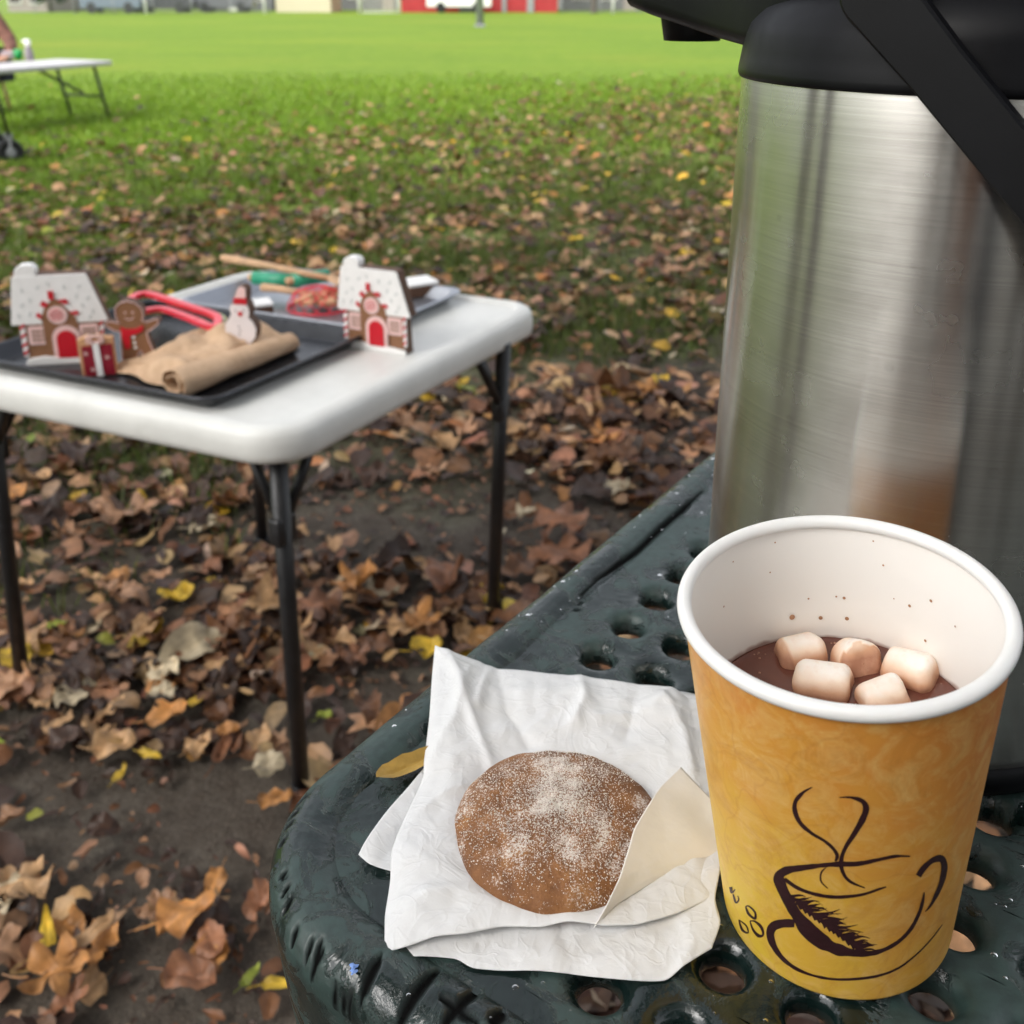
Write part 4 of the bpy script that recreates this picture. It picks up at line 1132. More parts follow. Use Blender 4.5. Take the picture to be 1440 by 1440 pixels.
# red net of wooden pieces
c=at(448,432,TRZ+.001); nt_=empty('net_bag',(c.x,c.y,TRZ+.001),0,'red net bag of small wooden pieces on the sheet pan left of the right-hand house','net bag')
mb=MB(); random.seed(3)
for k in range(20):
    a=random.random()*6; r=.028*random.random(); x,y=r*math.cos(a)*1.1,r*math.sin(a); 
    mb.box(x,y,.009+.013*random.random(),.032,.011,.009,rz=random.random()*3,ry=random.random()*.6,bev=.003)
mb.build('wooden_pieces',simple('orange_wood',(.66,.36,.20),.6),nt_)
mb=MB()
def dome(u,v):
    r=.041*math.sin(v); return Vector((1.15*r*math.cos(u),r*math.sin(u),.034*math.cos(v)*(1+.15*mnoise.noise(Vector((u,v*2,1))))))
for k in range(15):
    mb.tube([dome(2*PI*k/15+.75*v,v) for v in np.linspace(.12,PI/2,9)],.0008,4)
    mb.tube([dome(2*PI*k/15-.75*v,v) for v in np.linspace(.12,PI/2,9)],.0008,4)
mb.tube([dome(2*PI*k/20,PI/2) for k in range(21)],.0018,5)
mb.tube([(.045,0,.008),(.060,.006,.016),(.078,.0,.012),(.09,-.01,.004)],[.004,.010,.012,.003],8)
mb.build('netting',M['red_plastic'],nt_,True)

# ---------------------------------------------------------------- far folding table, things on it, wagon, person
FA=at(160,85,.49); FB=at(0,97,.49); fd=(FB-FA); fd.z=0; fd.normalize(); fn=Vector((fd.y,-fd.x,0))
if fn.y<0: fn=-fn
fang=math.atan2(fd.y,fd.x)
ft=empty('long_folding_table',(FA.x,FA.y,0),fang,'long low grey-white folding table on the lawn at the far left','table')
ymul=1 if fn.dot(Vector((-math.sin(fang),math.cos(fang),0)))>0 else -1
V,F=loft_rrect([(.02,.455),(.006,.452),(0,.460),(0,.480),(.006,.489),(.02,.4905)],1.75,.62,.04,6)
mb=MB(); mb.add([(x,y*ymul,z) for x,y,z in V],F); auto_smooth(mb.build('tabletop',simple('pale_table_plastic',(.52,.51,.52),.4,var=.05,vs=10),ft),.5)
for x in (.16,1.55):
    for y in (.07,.5):
        sx_=-.10 if x<1 else .10
        mb=MB(); mb.tube([(x,y*ymul,.455),(x+sx_,y*ymul,.0)],.014,8); mb.build('leg',M['grey_green_metal'],ft,True)
    sx_=-.10 if x<1 else .10
    mb=MB(); mb.tube([(x+sx_*.55,.07*ymul,.20),(x+sx_*.55,.5*ymul,.20)],.011,8); mb.build('cross_bar',M['grey_green_metal'],ft,True)
    mb=MB(); mb.tube([(x+sx_*.5,.28*ymul,.22),(x+(.42 if x<1 else -.42),.28*ymul,.455)],.012,8); mb.build('brace',M['grey_green_metal'],ft,True)
def on_far(px_,py_): 
    p=at(px_,py_,.4905); return (p.x,p.y,.4905)
e=empty('green_cup',on_far(27,84),0,'small green cup on the long folding table','cup')
mb=MB(); mb.lathe([(.0001,0),(.028,0),(.036,.085),(.033,.085),(.026,.004),(.0001,.004)],24); mb.build('cup_wall',simple('green_cup',(.01,.32,.08),.4),e,True)
e=empty('spray_bottle',on_far(42,85),0,'grey bottle with a white cap on the long folding table right of the green cup','bottle')
mb=MB(); mb.lathe([(.0001,0),(.036,0),(.038,.01),(.034,.08),(.016,.12),(.014,.128),(.0001,.128)],24); mb.build('bottle',simple('grey_bottle',(.25,.22,.24),.4),e,True)
mb=MB(); mb.lathe([(.022,.12),(.024,.13),(.026,.165),(.012,.172),(.0001,.172)],20); mb.box(-.028,0,.158,.03,.018,.016,bev=.003); mb.build('cap',M['paint_white'],e,True)
e=empty('paper_bag',on_far(12,84),.3,'small pale lilac packet on the long folding table beside the person','packet')
MB().box(0,0,.035,.10,.05,.07,bev=.012).build('packet',simple('lilac_paper',(.5,.42,.46),.6),e)

# wagon
wp=at(17,231,0); wg=empty('folding_wagon',(wp.x,wp.y,0),-2.5,'black canvas folding wagon with a chunky black wheel at the left edge','wagon')
def wheel(x,y):
    w=MB(); rs=.078; 
    pr=[(rs-.02,-.030),(rs-.006,-.034),(rs,-.024),(rs+.002,0),(rs,.024),(rs-.006,.034),(rs-.02,.030)]
    V=[];F=[];n=32
    for r,yy in pr+[(.03,.026),(.03,-.026)]:
        for k in range(n): t=2*PI*k/n; V.append((x+r*math.cos(t),y+yy,rs+.002+r*math.sin(t)))
    m=len(pr)+2
    for i in range(m):
        j=(i+1)%m
        for k in range(n): F.append((i*n+k,i*n+(k+1)%n,j*n+(k+1)%n,j*n+k))
    w.add(V,F); wh=w.build('wheel',M['shoe'],wg,True)
    h=MB(); V=[];n=16
    for yy in (-.036,.036):
        for k in range(n): t=2*PI*k/n; V.append((x+.03*math.cos(t),y+yy,rs+.002+.03*math.sin(t)))
    h.add(V,[tuple(range(n)),tuple(range(n,2*n))]+[(k,(k+1)%n,n+(k+1)%n,n+k) for k in range(n)]); h.build('hub',M['grey_metal'],wh)
    f=MB(); f.box(x,y,.175,.05,.05,.035,bev=.008); f.tube([(x,y+.045,.08),(x,y+.03,.17)],.008,8); f.tube([(x,y-.045,.08),(x,y-.03,.17)],.008,8); f.build('fork',M['grey_metal'],wh)
for x in (0,.80):
    for y in (0,-.40): wheel(x,y)
V,F=loft_rrect([(.03,.195),(0,.21),(-.01,.56),(.004,.56),(.012,.22),(.04,.205)],.80,.46,.04,5); mb=MB(); mb.add([(x+.06,y-.43,z) for x,y,z in V],F); auto_smooth(mb.build('canvas_tub',M['cloth_black'],wg),.6)
for (x,y) in ((.0,.03),(.0,-.43),(.85,.03),(.85,-.43)):
    mb=MB(); mb.tube([(x,y,.18),(x+.02,y,.36),(x+.055,y,.58)],.010,8); mb.build('frame_post',M['black_steel'],wg,True)

def person(name,label,J,parts_r,loc=(0,0,0),rz=0,top=None,legs=None,hair=(.05,.03,.02)):
    """J: joint dict (local). One skinned continuous body; clothes and hair are children."""
    root=empty(name,loc,rz,label,'person')
    def skin_mesh(nm,chain,rad,mat,sub=2):
        idx={};V=[];E=[]
        for a,b in chain:
            for k in (a,b):
                if k not in idx: idx[k]=len(V); V.append(J[k])
            E.append((idx[a],idx[b]))
        me=bpy.data.meshes.new(nm); me.from_pydata(V,E,[]); o=bpy.data.objects.new(nm,me); link(o); o.parent=root
        o.modifiers.new('skin','SKIN'); sv=me.skin_vertices[0].data
        for k,i in idx.items(): sv[i].radius=rad[k] if isinstance(rad[k],tuple) else (rad[k],rad[k]); 
        sv[idx[chain[0][0]]].use_root=True
        s=o.modifiers.new('s','SUBSURF'); s.levels=sub; s.render_levels=sub
        me.materials.append(mat); return o
    R=parts_r
    body=[('pelvis','belly'),('belly','chest'),('chest','neck'),('neck','head0'),('head0','head1')]
    for s in 'LR': body+=[('chest','sh'+s),('sh'+s,'el'+s),('el'+s,'wr'+s),('wr'+s,'hd'+s),('pelvis','hip'+s),('hip'+s,'kn'+s),('kn'+s,'an'+s),('an'+s,'toe'+s)]
    skin_mesh('body',body,R,M['skin'])
    T={k:(v[0]*1.16+.012,v[1]*1.16+.012) if isinstance(v,tuple) else v*1.18+.012 for k,v in R.items()}
    skin_mesh('jumper',[('pelvis','belly'),('belly','chest')]+[x for s in 'LR' for x in (('chest','sh'+s),('sh'+s,'el'+s),('el'+s,'wr'+s))],T,top)
    skin_mesh('trousers',[x for s in 'LR' for x in (('pelvis','hip'+s),('hip'+s,'kn'+s),('kn'+s,'an'+s))],T,legs)
    for s in 'LR':
        a=Vector(J['an'+s]);t=Vector(J['toe'+s]); d=(t-a); yaw=math.atan2(d.y,d.x)
        V,F=loft_rrect([(.006,0),(0,.01),(0,.03),(.01,.06),(.02,.085)],.27,.10,.045,6); mb=MB(); mb.add([(x-.09,y-.05,z) for x,y,z in V],F)
        mb.build('shoe',M['shoe'],root,True,loc=(a.x,a.y,0),rot=(0,0,yaw))
    # head details
    h=Vector(J['head0'])*.45+Vector(J['head1'])*.55; hr=.098
    bm=bmesh.new(); bmesh.ops.create_uvsphere(bm,u_segments=24,v_segments=16,radius=hr*1.1)
    fdir=Vector(J['face'])
    for v in list(bm.verts):
        if v.co.dot(fdir)>hr*.45 and v.co.z<hr*.45: bm.verts.remove(v)
    me=bpy.data.meshes.new('hair'); bm.to_mesh(me); bm.free(); me.materials.append(simple('hair',hair,.6)); o=bpy.data.objects.new('hair',me); link(o); o.parent=root; o.location=h+Vector((0,0,.01))
    mb=MB(); side=fdir.cross(Vector((0,0,1)))
    for s in (-1,1):
        c=h+fdir*.088+side*s*.033; mb.box(c.x,c.y,c.z+.005,.012,.012,.009,bev=.003)
    mb.build('eyes',M['shoe'],root,True)
    mb=MB(); c=h+fdir*.100; mb.tube([(c.x,c.y,c.z+.004),(c.x+fdir.x*.018,c.y+fdir.y*.018,c.z-.026),(c.x,c.y,c.z-.032)],[.006,.012,.006],8); mb.build('nose',M['skin'],root,True)
    for s in 'LR':      # fingers
        a=Vector(J['wr'+s]);b=Vector(J['hd'+s]); d=(b-a).normalized(); sd_=d.cross(Vector((0,0,1))).normalized()
        mb=MB()
        for k,l in enumerate((.062,.072,.068,.052)):
            o0=b+sd_*(.026-.0175*k); mb.tube([o0-d*.02,o0+d*l*.45,o0+d*l*.8-Vector((0,0,.012)),o0+d*l-Vector((0,0,.025))],[.009,.009,.008,.006],8)
        o0=a.lerp(b,.5)+sd_*(.03 if s=='L' else -.03); mb.tube([o0,o0+d*.03+sd_*(.02 if s=='L' else -.02),o0+d*.055+sd_*(.022 if s=='L' else -.022)],[.011,.010,.007],8)
        mb.build('fingers',M['skin'],root,True)
    return root
RAD=dict(pelvis=(.16,.12),belly=(.14,.11),chest=(.17,.12),neck=.055,head0=(.075,.085),head1=(.07,.085),shL=.055,shR=.055,elL=.042,elR=.042,wrL=.028,wrR=.028,hdL=(.038,.016),hdR=(.038,.016),hipL=.09,hipR=.09,knL=.06,knR=.06,anL=.042,anR=.042,toeL=.035,toeR=.035)
# seated beside the far table, forearm on its top; faces the table
fp=at(-40,150,0)
# local frame = world offsets from seat position
px_e=at(4,80,.52)
seat=Vector((px_e.x-.52,px_e.y+.02,0))
def rel(p): return (p.x-seat.x,p.y-seat.y,p.z)
Jp=dict(pelvis=(-.02,.30,.42),belly=(-.02,.28,.58),chest=(.04,.20,.80),neck=(.06,.16,.97),head0=(.07,.13,1.05),head1=(.08,.10,1.17),
 shL=(.22,.14,.86),elL=(.40,.06,.62),wrL=(.46,-.12,.535),hdL=(.45,-.19,.52),
 shR=(-.13,.14,.86),elR=(-.22,.0,.64),wrR=(-.10,-.16,.54),hdR=(-.06,-.22,.525),
 hipL=(.09,.26,.42),knL=(.14,-.02,.44),anL=(.12,.02,.10),toeL=(.12,-.12,.04),hipR=(-.13,.26,.42),knR=(-.16,-.02,.44),anR=(-.15,.02,.10),toeR=(-.15,-.12,.04),face=(.1,-.99,0))
# turned so that the figure sits behind the table (far side)
person('person','person in a brown patterned jumper leaning on the long folding table at the left edge',Jp,RAD,(seat.x+.05,seat.y+.26,0),0,M['plaid'],simple('dark_trousers',(.015,.018,.03),.8))
e=empty('stool',(seat.x+.02,seat.y+.57,0),0,'plain low wooden stool under the person at the long folding table','stool')
V,F=loft_rrect([(.01,.30),(0,.305),(0,.325),(.01,.332)],.34,.30,.03,5); mb=MB(); mb.add([(x-.17,y-.15,z) for x,y,z in V],F); mb.build('seat',M['light_wood'],e)
for sx_ in (-1,1):
    for sy_ in (-1,1): mb=MB(); mb.tube([(sx_*.12,sy_*.10,.30),(sx_*.15,sy_*.13,0)],.015,8); mb.build('leg',M['light_wood'],e,True)

#PART2
# ---------------------------------------------------------------- trees
def tree(x,y,h,cr,cz,n,cols,label,tr=.16,leaf=.12,clumps=26,cat='tree',squash=.6,seed=1,group=None,cx=0,cy=0):
    r=np.random.default_rng(seed); rd=random.Random(seed)
    e=empty('tree',(x,y,0),0,label,cat,group)
    mb=MB()
    tz=cz*.75
    mb.tube([(0,0,-.05),(0,0,.12),(.02,.01,tz*.5),(cx*.25,cy*.25,tz),(cx*.7,cy*.7,cz+cr*squash*.4)],[tr*1.5,tr*1.1,tr*.9,tr*.7,tr*.15],12)
    cs=[]
    for k in range(clumps):
        d=r.normal(size=3); d/=np.linalg.norm(d); f=.35+.6*r.random()**.5
        cs.append((cx+d[0]*cr*f,cy+d[1]*cr*f,cz+d[2]*cr*squash*f))
    for k in range(min(12,clumps)):
        c=cs[k]; b=tz*(.6+.4*rd.random()); 
        mb.tube([(cx*.2,cy*.2,b),((c[0]+cx*.2)*.5,(c[1]+cy*.2)*.5,(b+c[2])*.5+.12*cr),c],[tr*.38,tr*.22,tr*.05],6)
    mb.build('trunk',M['bark'],e,True)
    ci=r.integers(0,clumps,n); C_=np.array(cs)[ci]; rad=cr*(.20+.16*r.random(clumps))[ci]
    d=r.normal(size=(n,3)); d/=np.linalg.norm(d,axis=1)[:,None]; P=C_+d*(rad*r.random(n)**.45)[:,None]*np.array([1,1,.75])
    a=r.normal(size=(n,3)); a/=np.linalg.norm(a,axis=1)[:,None]; b=np.cross(a,r.normal(size=(n,3))); b/=np.linalg.norm(b,axis=1)[:,None]
    s=leaf*(.6+.8*r.random(n))[:,None]
    Vt=np.stack([P-a*s,P+b*s*.55,P+a*s,P-b*s*.55],1).reshape(-1,3)
    Fq=np.arange(n*4).reshape(n,4)
    cc=np.array(cols)[r.integers(0,len(cols),n)]*(.6+.7*r.random(n))[:,None]*(.75+.5*r.random(clumps))[ci][:,None]
    fast_mesh('crown',Vt,Fq,M['tree_leaf'],e,False,np.repeat(cc,4,0)); return e
GRN=[(.06,.12,.02),(.09,.15,.03),(.04,.085,.02)]
AUT=[(.20,.12,.04),(.28,.18,.05),(.10,.08,.03),(.12,.13,.03)]
# the tree whose leaves litter the ground: stands behind the camera, its crown over the tables
tree(1.6,-5.2,9,4.6,5.6,5000,AUT,'big autumn tree behind the picnic table',.24,.13,46,squash=.42,seed=4,cx=-.8,cy=2.6)
tree(-5.2,-7.5,9,3.6,5.0,3500,AUT,'unseen autumn tree added well behind the camera to the left',.20,.15,26,seed=5)  # this and the next two: unseen, added for the steel's reflections
tree(-1.6,-9.5,9,3.2,5.0,5000,GRN,'unseen green tree added behind the camera',.22,.15,24,seed=6)
tree(5.8,-8.0,9,3.6,5.0,6000,GRN,'unseen green tree added behind the camera to the right',.24,.15,26,seed=8)

for k,(x,y,tr_,sd) in enumerate(((-3.4,.4,.16,31),(-5.6,1.5,.34,32),(-2.6,-5.0,.2,33),(.9,-6.5,.22,36))):  # unseen trees added so their trunks make dark streaks in the steel
    tree(x,y,8,2.0,5.6,1800,AUT,('unseen added autumn tree left of the tables, outside the picture, '+['nearest','second nearest','third nearest','straight behind the camera'][k]),tr_,.15,12,seed=sd,squash=.6)
# the photographer, sitting behind the phone (seen in the steel)
Jf=dict(pelvis=(.02,-.52,.48),belly=(.02,-.52,.64),chest=(.02,-.46,.86),neck=(.02,-.42,1.06),head0=(.02,-.39,1.14),head1=(.02,-.37,1.27),
 shL=(-.17,-.44,.98),elL=(-.24,-.24,.82),wrL=(-.13,-.09,.93),hdL=(-.10,-.055,.97),shR=(.21,-.44,.98),elR=(.27,-.24,.82),wrR=(.14,-.09,.93),hdR=(.11,-.055,.97),
 hipL=(-.09,-.5,.46),knL=(-.16,-.16,.50),anL=(-.16,-.20,.10),toeL=(-.16,-.06,.04),hipR=(.13,-.5,.46),knR=(.20,-.16,.50),anR=(.20,-.20,.10),toeR=(.20,-.06,.04),face=(0,1,0))
person('person','person in a dark coat sitting at the picnic table taking the picture',Jf,RAD,(-.19,-.16,0),0,simple('dark_coat',(.012,.013,.018),.85),simple('navy_trousers',(.012,.014,.025),.85))
bn=empty('bench',(.02,-.55,0),math.atan2(NC.y,NC.x)*0,'dark green coated bench at the picnic table','bench')
V,F=loft_rrect([(.004,.36),(0,.37),(0,.385),(.006,.395)],1.5,.28,.05,6); mb=MB(); mb.add([(x-.75,y-.14,z) for x,y,z in V],F); mb.build('seat',M['black_steel'],bn)
for x in (-.5,.5): mb=MB(); mb.tube([(x,-.1,0),(x,-.08,.36)],.02,8); mb.tube([(x,.1,0),(x,.08,.36)],.02,8); mb.build('leg',M['black_steel'],bn,True)

# ---------------------------------------------------------------- far side of the field
def PX(px_,Y): return (px_-720)/1440*(_c*Y+_s*CAMZ)
def bldg(name,x0,x1,y0,dep,h,wall,roof,label,wins,doors=(),pil=()):
    e=empty(name,((x0+x1)/2,y0,0),0,label,'building'); w=x1-x0
    MB().box(0,dep/2,h/2,w,dep,h).build('wall',wall,e)
    mb=MB(); V=[(-w/2-.3,-.3,h+.002),(w/2+.3,-.3,h+.002),(w/2+.3,dep+.3,h+.002),(-w/2-.3,dep+.3,h+.002),(-w/2-.3,dep/2,h+1.5),(w/2+.3,dep/2,h+1.5)]
    mb.add(V,[(0,1,2,3),(0,1,5,4),(2,3,4,5),(0,4,3),(1,2,5)]); mb.build('roof',roof,e)
    for (cx,cz,ww,hh) in wins:
        o=MB().box(cx,-.03,cz,ww+.16,.06,hh+.16).build('window',M['paint_white'],e); MB().box(cx,-.07,cz,ww,.02,hh).build('pane',M['dark_window'],o)
    for (cx,ww,hh,m) in doors: MB().box(cx,-.05,hh/2,ww,.08,hh).build('door',m,e)
    for (cx,ww) in pil: MB().box(cx,-.06,h/2,ww,.12,h-.01).build('downpipe',M['grey_metal'],e)
    return e
cream=simple('cream_wall',(.62,.55,.40),.8,var=.05,vs=.6); redw=simple('red_wall',(.42,.035,.04),.75,var=.12,vs=.8); greyw=simple('grey_wall',(.17,.17,.18),.8,var=.15,vs=.6); dkgrey=simple('dark_siding',(.10,.10,.115),.8,var=.3,vs=.7); beigew=simple('beige_wall',(.36,.31,.28),.8,var=.1,vs=.5)
roofm=simple('grey_roof',(.09,.09,.10),.8,var=.2,vs=2)
Y=80
bldg('small_building',PX(388,Y),PX(465,Y),Y,5,3.2,cream,roofm,'small cream building across the field, left of the red one',[(0,2.3,.9,.6)])
bldg('barn',PX(564,Y),PX(784,Y),Y,8,4.2,redw,roofm,'long red building on the far side of the field',[(2.4,2.9,1.0,.8),(-4,2.9,1,.8)],[(-.7,1.6,2.2,greyw)],[(1.85,.35),(3.8,.5)])
bldg('house',PX(278,88),PX(384,88),88,8,4,dkgrey,roofm,'dark grey house across the field beside the cream building',[(-1.5,1.2,1.2,1),(1.5,1.2,1.2,1)],[(0,1,2.1,M['paint_white'])])
bldg('house',PX(480,92),PX(566,92),92,8,4,greyw,roofm,'grey house behind the white soccer goal',[(-1.2,1.3,1.4,.9)],[(1.4,1,2.1,beigew)])
bldg('house',PX(12,84),PX(66,84),84,8,4,beigew,roofm,'beige house with pale windows at the far left across the field',[(-.9,.9,.9,.7),(.7,.9,.9,.7)])
bldg('house',PX(150,95),PX(270,95),95,8,4.4,greyw,roofm,'wide grey house far across the field at the left',[(-2.5,1.3,1.3,1),(.2,1.3,1.3,1),(2.6,1.3,1.3,1)],[(-1.1,1,2,dkgrey)])
bldg('house',PX(790,90),PX(960,90),90,8,4.4,greyw,roofm,'grey house across the field right of the red building',[(-3.5,1.3,1.3,1),(-1.2,1.3,1.3,1),(2.6,1.3,1.3,1)],[(.6,1,2,beigew)])
# soccer goal
gx0,gx1,gy=PX(505,76),PX(561,76),76
e=empty('soccer_goal',((gx0+gx1)/2,gy,0),0,'white soccer goal standing across the field between the cream and red buildings','goal')
w=(gx1-gx0)/2
mb=MB(); 
for s in (-1,1): mb.tube([(s*w,0,0),(s*w,0,2.1)],.07,8)
mb.tube([(-w,0,2.1),(w,0,2.1)],.06,8); mb.build('goal_frame',M['paint_white'],e,True)
mb=MB()
for s in (-1,1): mb.tube([(s*w,0,2.1),(s*w,.6,2.0),(s*w,1.3,0)],.04,6)
mb.tube([(-w,1.3,.03),(w,1.3,.03)],.035,6); mb.build('back_frame',M['paint_white'],e,True)
mb=MB()
for k in range(13):
    x=-w+2*w*k/12; mb.tube([(x,.6,2.0),(x,1.3,0)],.012,4)
for k in range(7): mb.tube([(-w,.6+.7*k/7,2.0-2.0*k/7),(w,.6+.7*k/7,2.0-2.0*k/7)],.012,4)
mb.build('net',M['paint_white'],e)
# field light pole
p=at(675,38,0)
e=empty('light_pole',(p.x,p.y,0),0,'tall grey metal pole standing on the lawn in front of the red building','pole')
mb=MB(); mb.tube([(0,0,.05),(0,0,9)],[.13,.08],16); mb.build('pole',M['grey_metal'],e,True)
mb=MB(); mb.box(0,0,.04,.34,.34,.08,bev=.01); mb.build('base_plate',M['grey_metal'],e)
mb=MB(); mb.tube([(0,0,8.9),(.5,-.1,9.15),(.9,-.15,9.15)],.04,8); mb.box(1.1,-.15,9.13,.5,.2,.1,bev=.03); mb.build('lamp_head',M['grey_metal'],e)
# parked vehicles
def car(x,y,col,label,van=False,rz=0):
    e=empty('parked_van' if van else 'parked_car',(x,y,0),rz,label,'van' if van else 'car')
    if van: out=[(-2.3,.35),(2.3,.35),(2.35,.9),(2.0,1.15),(1.5,1.9),(-2.2,1.95),(-2.3,1.6)]
    else: out=[(-2.1,.3),(2.1,.3),(2.15,.75),(1.9,.95),(1.0,1.02),(.45,1.42),(-.9,1.45),(-1.7,1.05),(-2.1,.98)]
    MB().prism(out,1.7,-.85).build('body',col,e,bevel=.06)
    wn=[(1.35,1.2),(1.15,1.75),(-1.9,1.78),(-1.9,1.25)] if van else [(.85,1.03),(.40,1.35),(-.85,1.37),(-1.45,1.05)]
    mb=MB(); mb.prism(wn,.02,-.875); mb.prism(wn,.02,.855); mb.build('window',M['dark_window'],e)
    for wx in (-1.3,1.3):
        for s in (-.87,.67):
            mb=MB(); V=[];n=18
            for yy in (s,s+.2):
                for k in range(n): t=2*PI*k/n; V.append((wx+.33*math.cos(t),yy,.33+.33*math.sin(t)))
            mb.add(V,[tuple(range(n)),tuple(range(n,2*n))]+[(k,(k+1)%n,n+(k+1)%n,n+k) for k in range(n)]); mb.build('wheel',M['shoe'],e)
car(PX(646,78),78,M['paint_white'],'white van parked in front of the red building',True)
car(PX(168,77),76,simple('blue_grey_paint',(.16,.20,.26),.3),'blue-grey car parked across the field at the left')
car(PX(232,77),77,simple('dark_paint',(.05,.05,.06),.3),'dark car parked across the field right of the blue-grey one')
car(PX(318,79),79,simple('grey_paint',(.12,.12,.14),.3),'grey car parked across the field before the dark grey house')
# white posts
for x,lab in ((205,'white post across the field left of the dark car'),(372,'white post beside the cream building'),(862,'white post right of the thin dark tree')):
    e=empty('white_post',(PX(x,75),75,0),0,lab,'post'); MB().tube([(0,0,0),(0,0,1.9)],.09,10).build('post',M['paint_white'],e,True)
    MB().box(0,0,1.95,.24,.24,.07).build('post_cap',M['paint_white'],e)
# wire fence
def fence(x0,x1,y,label):
    e=empty('wire_fence',((x0+x1)/2,y,0),0,label,'fence'); L_=x1-x0; n=int(L_/2.5)
    for k in range(n+1):
        x=-L_/2+L_*k/n; MB().tube([(x,0,0),(x,0,1.15)],.035,6).build('fence_post',M['grey_metal'],e,True)
    mb=MB()
    for z in (.12,.4,.68,.95,1.12): mb.tube([(-L_/2,0,z),(L_/2,0,z)],.012,4)
    for k in range(int(L_/.3)): x=-L_/2+.3*k; mb.tube([(x,0,.1),(x+.25,0,1.12)],.006,3)
    mb.build('wire',M['grey_metal'],e)
fence(PX(-60,73),PX(380,73),73,'grey wire fence along the far edge of the field at the left')
fence(PX(790,74),PX(1060,74),74,'grey wire fence along the far edge of the field at the right')
tree(PX(143,79),79,3,1.5,2.0,2500,[(.55,.25,.03),(.6,.32,.05)],'small orange autumn tree across the field',.08,.16,14,seed=21)
tree(PX(835,76),76,7,2.4,5.2,3500,[(.07,.07,.03),(.05,.06,.02)],'thin dark tree across the field right of the red building',.18,.2,16,seed=22)
tree(PX(72,80),80,3,1.4,1.5,2500,GRN,'round green bush-like tree beside the beige house',.08,.16,14,seed=23,squash=.9)
tree(PX(108,82),82,4,1.8,2.2,2500,[(.14,.10,.05),(.18,.13,.07)],'low brown tree left of the orange one across the field',.1,.18,14,seed=24)
tree(PX(255,84),84,4,1.8,2.2,2500,[(.18,.14,.06),(.1,.1,.05)],'low brown tree behind the parked cars',.1,.18,14,seed=25)

for o_ in list(COL.objects):
    if o_.parent is None and o_.type=='EMPTY' and o_.location.y>60: o_.location*=.80; o_.scale=(.80,.80,.92)
# ---------------------------------------------------------------- fallen leaves
PAL={'tan':(.42,.25,.12),'pinkish brown':(.34,.185,.10),'brown':(.165,.072,.030),'dark brown':(.050,.025,.015),'orange':(.44,.20,.06),'yellow':(.58,.38,.035),'cream':(.50,.41,.27),'yellow-green':(.26,.30,.035),'rust':(.25,.11,.055)}
names=list(PAL); wts=np.array([.165,.13,.28,.27,.045,.022,.027,.010,.05]); wts/=wts.sum()
def edge_d(x,y): return -.62*x+.78*y      # distance measured towards the open lawn
def nz(x,y,s,o=0):  return mnoise.noise(Vector((x*s+o,y*s,o)))
bare=[(at(230,1170,0),.17,.11),(at(640,735,0),.42,.17),(at(330,1380,0),.13,.09),(at(300,1110,0),.12,.06),(at(520,730,0),.25,.10),(at(80,1110,0),.10,.05),(at(560,960,0),.13,.07)]
def density(x,y):
    d=edge_d(x,y); k=1.0
    if d>6.9+1.1*nz(x,y,.5): k*=math.exp(-(d-6.6)/.9)
    k*=1 if y>1.35 or x<-.47 else .75
    for p,a,b in bare:
        q=((x-p.x)/a/.82)**2+((y-p.y)/b/.82)**2
        if q<1.9: k*=.06 if q<1 else .4
    k*=.45+1.0*max(0,nz(x,y,1.6,5)+.3)
    return k
LV_=[]
def add_leaves(n,y0,y1,smin,smax,dens=density,small=False):
    c=0
    while c<n:
        y=math.sqrt(random.random()*(y1*y1-y0*y0)+y0*y0); x=(random.random()*2-1)*(.62*y+.35)
        if random.random()>dens(x,y): continue
        i=int(rng.choice(len(names),p=wts)); 
        r_=random.random(); kind='oval' if r_<.60 else 'round' if r_<.80 else 'narrow' if r_<.9 else 'lobed'
        if kind=='lobed' and i in (5,6,7): i=0
        s=(smin+(smax-smin)*random.random()**1.6)*(1.35 if kind=='lobed' else 1)
        LV_.append([x,y,s,i,kind,random.random()*6.283,(random.random()-.5)*.8,(random.random()-.5)*.7,random.random()*.022+.003]); c+=1
random.seed(11)
add_leaves(1150,.55,1.5,.026,.070)
add_leaves(3300,1.3,2.6,.028,.078)
add_leaves(6200,2.4,5,.032,.078)
add_leaves(13500,4.5,14,.035,.082)
add_leaves(130,1.0,3.4,.08,.13)
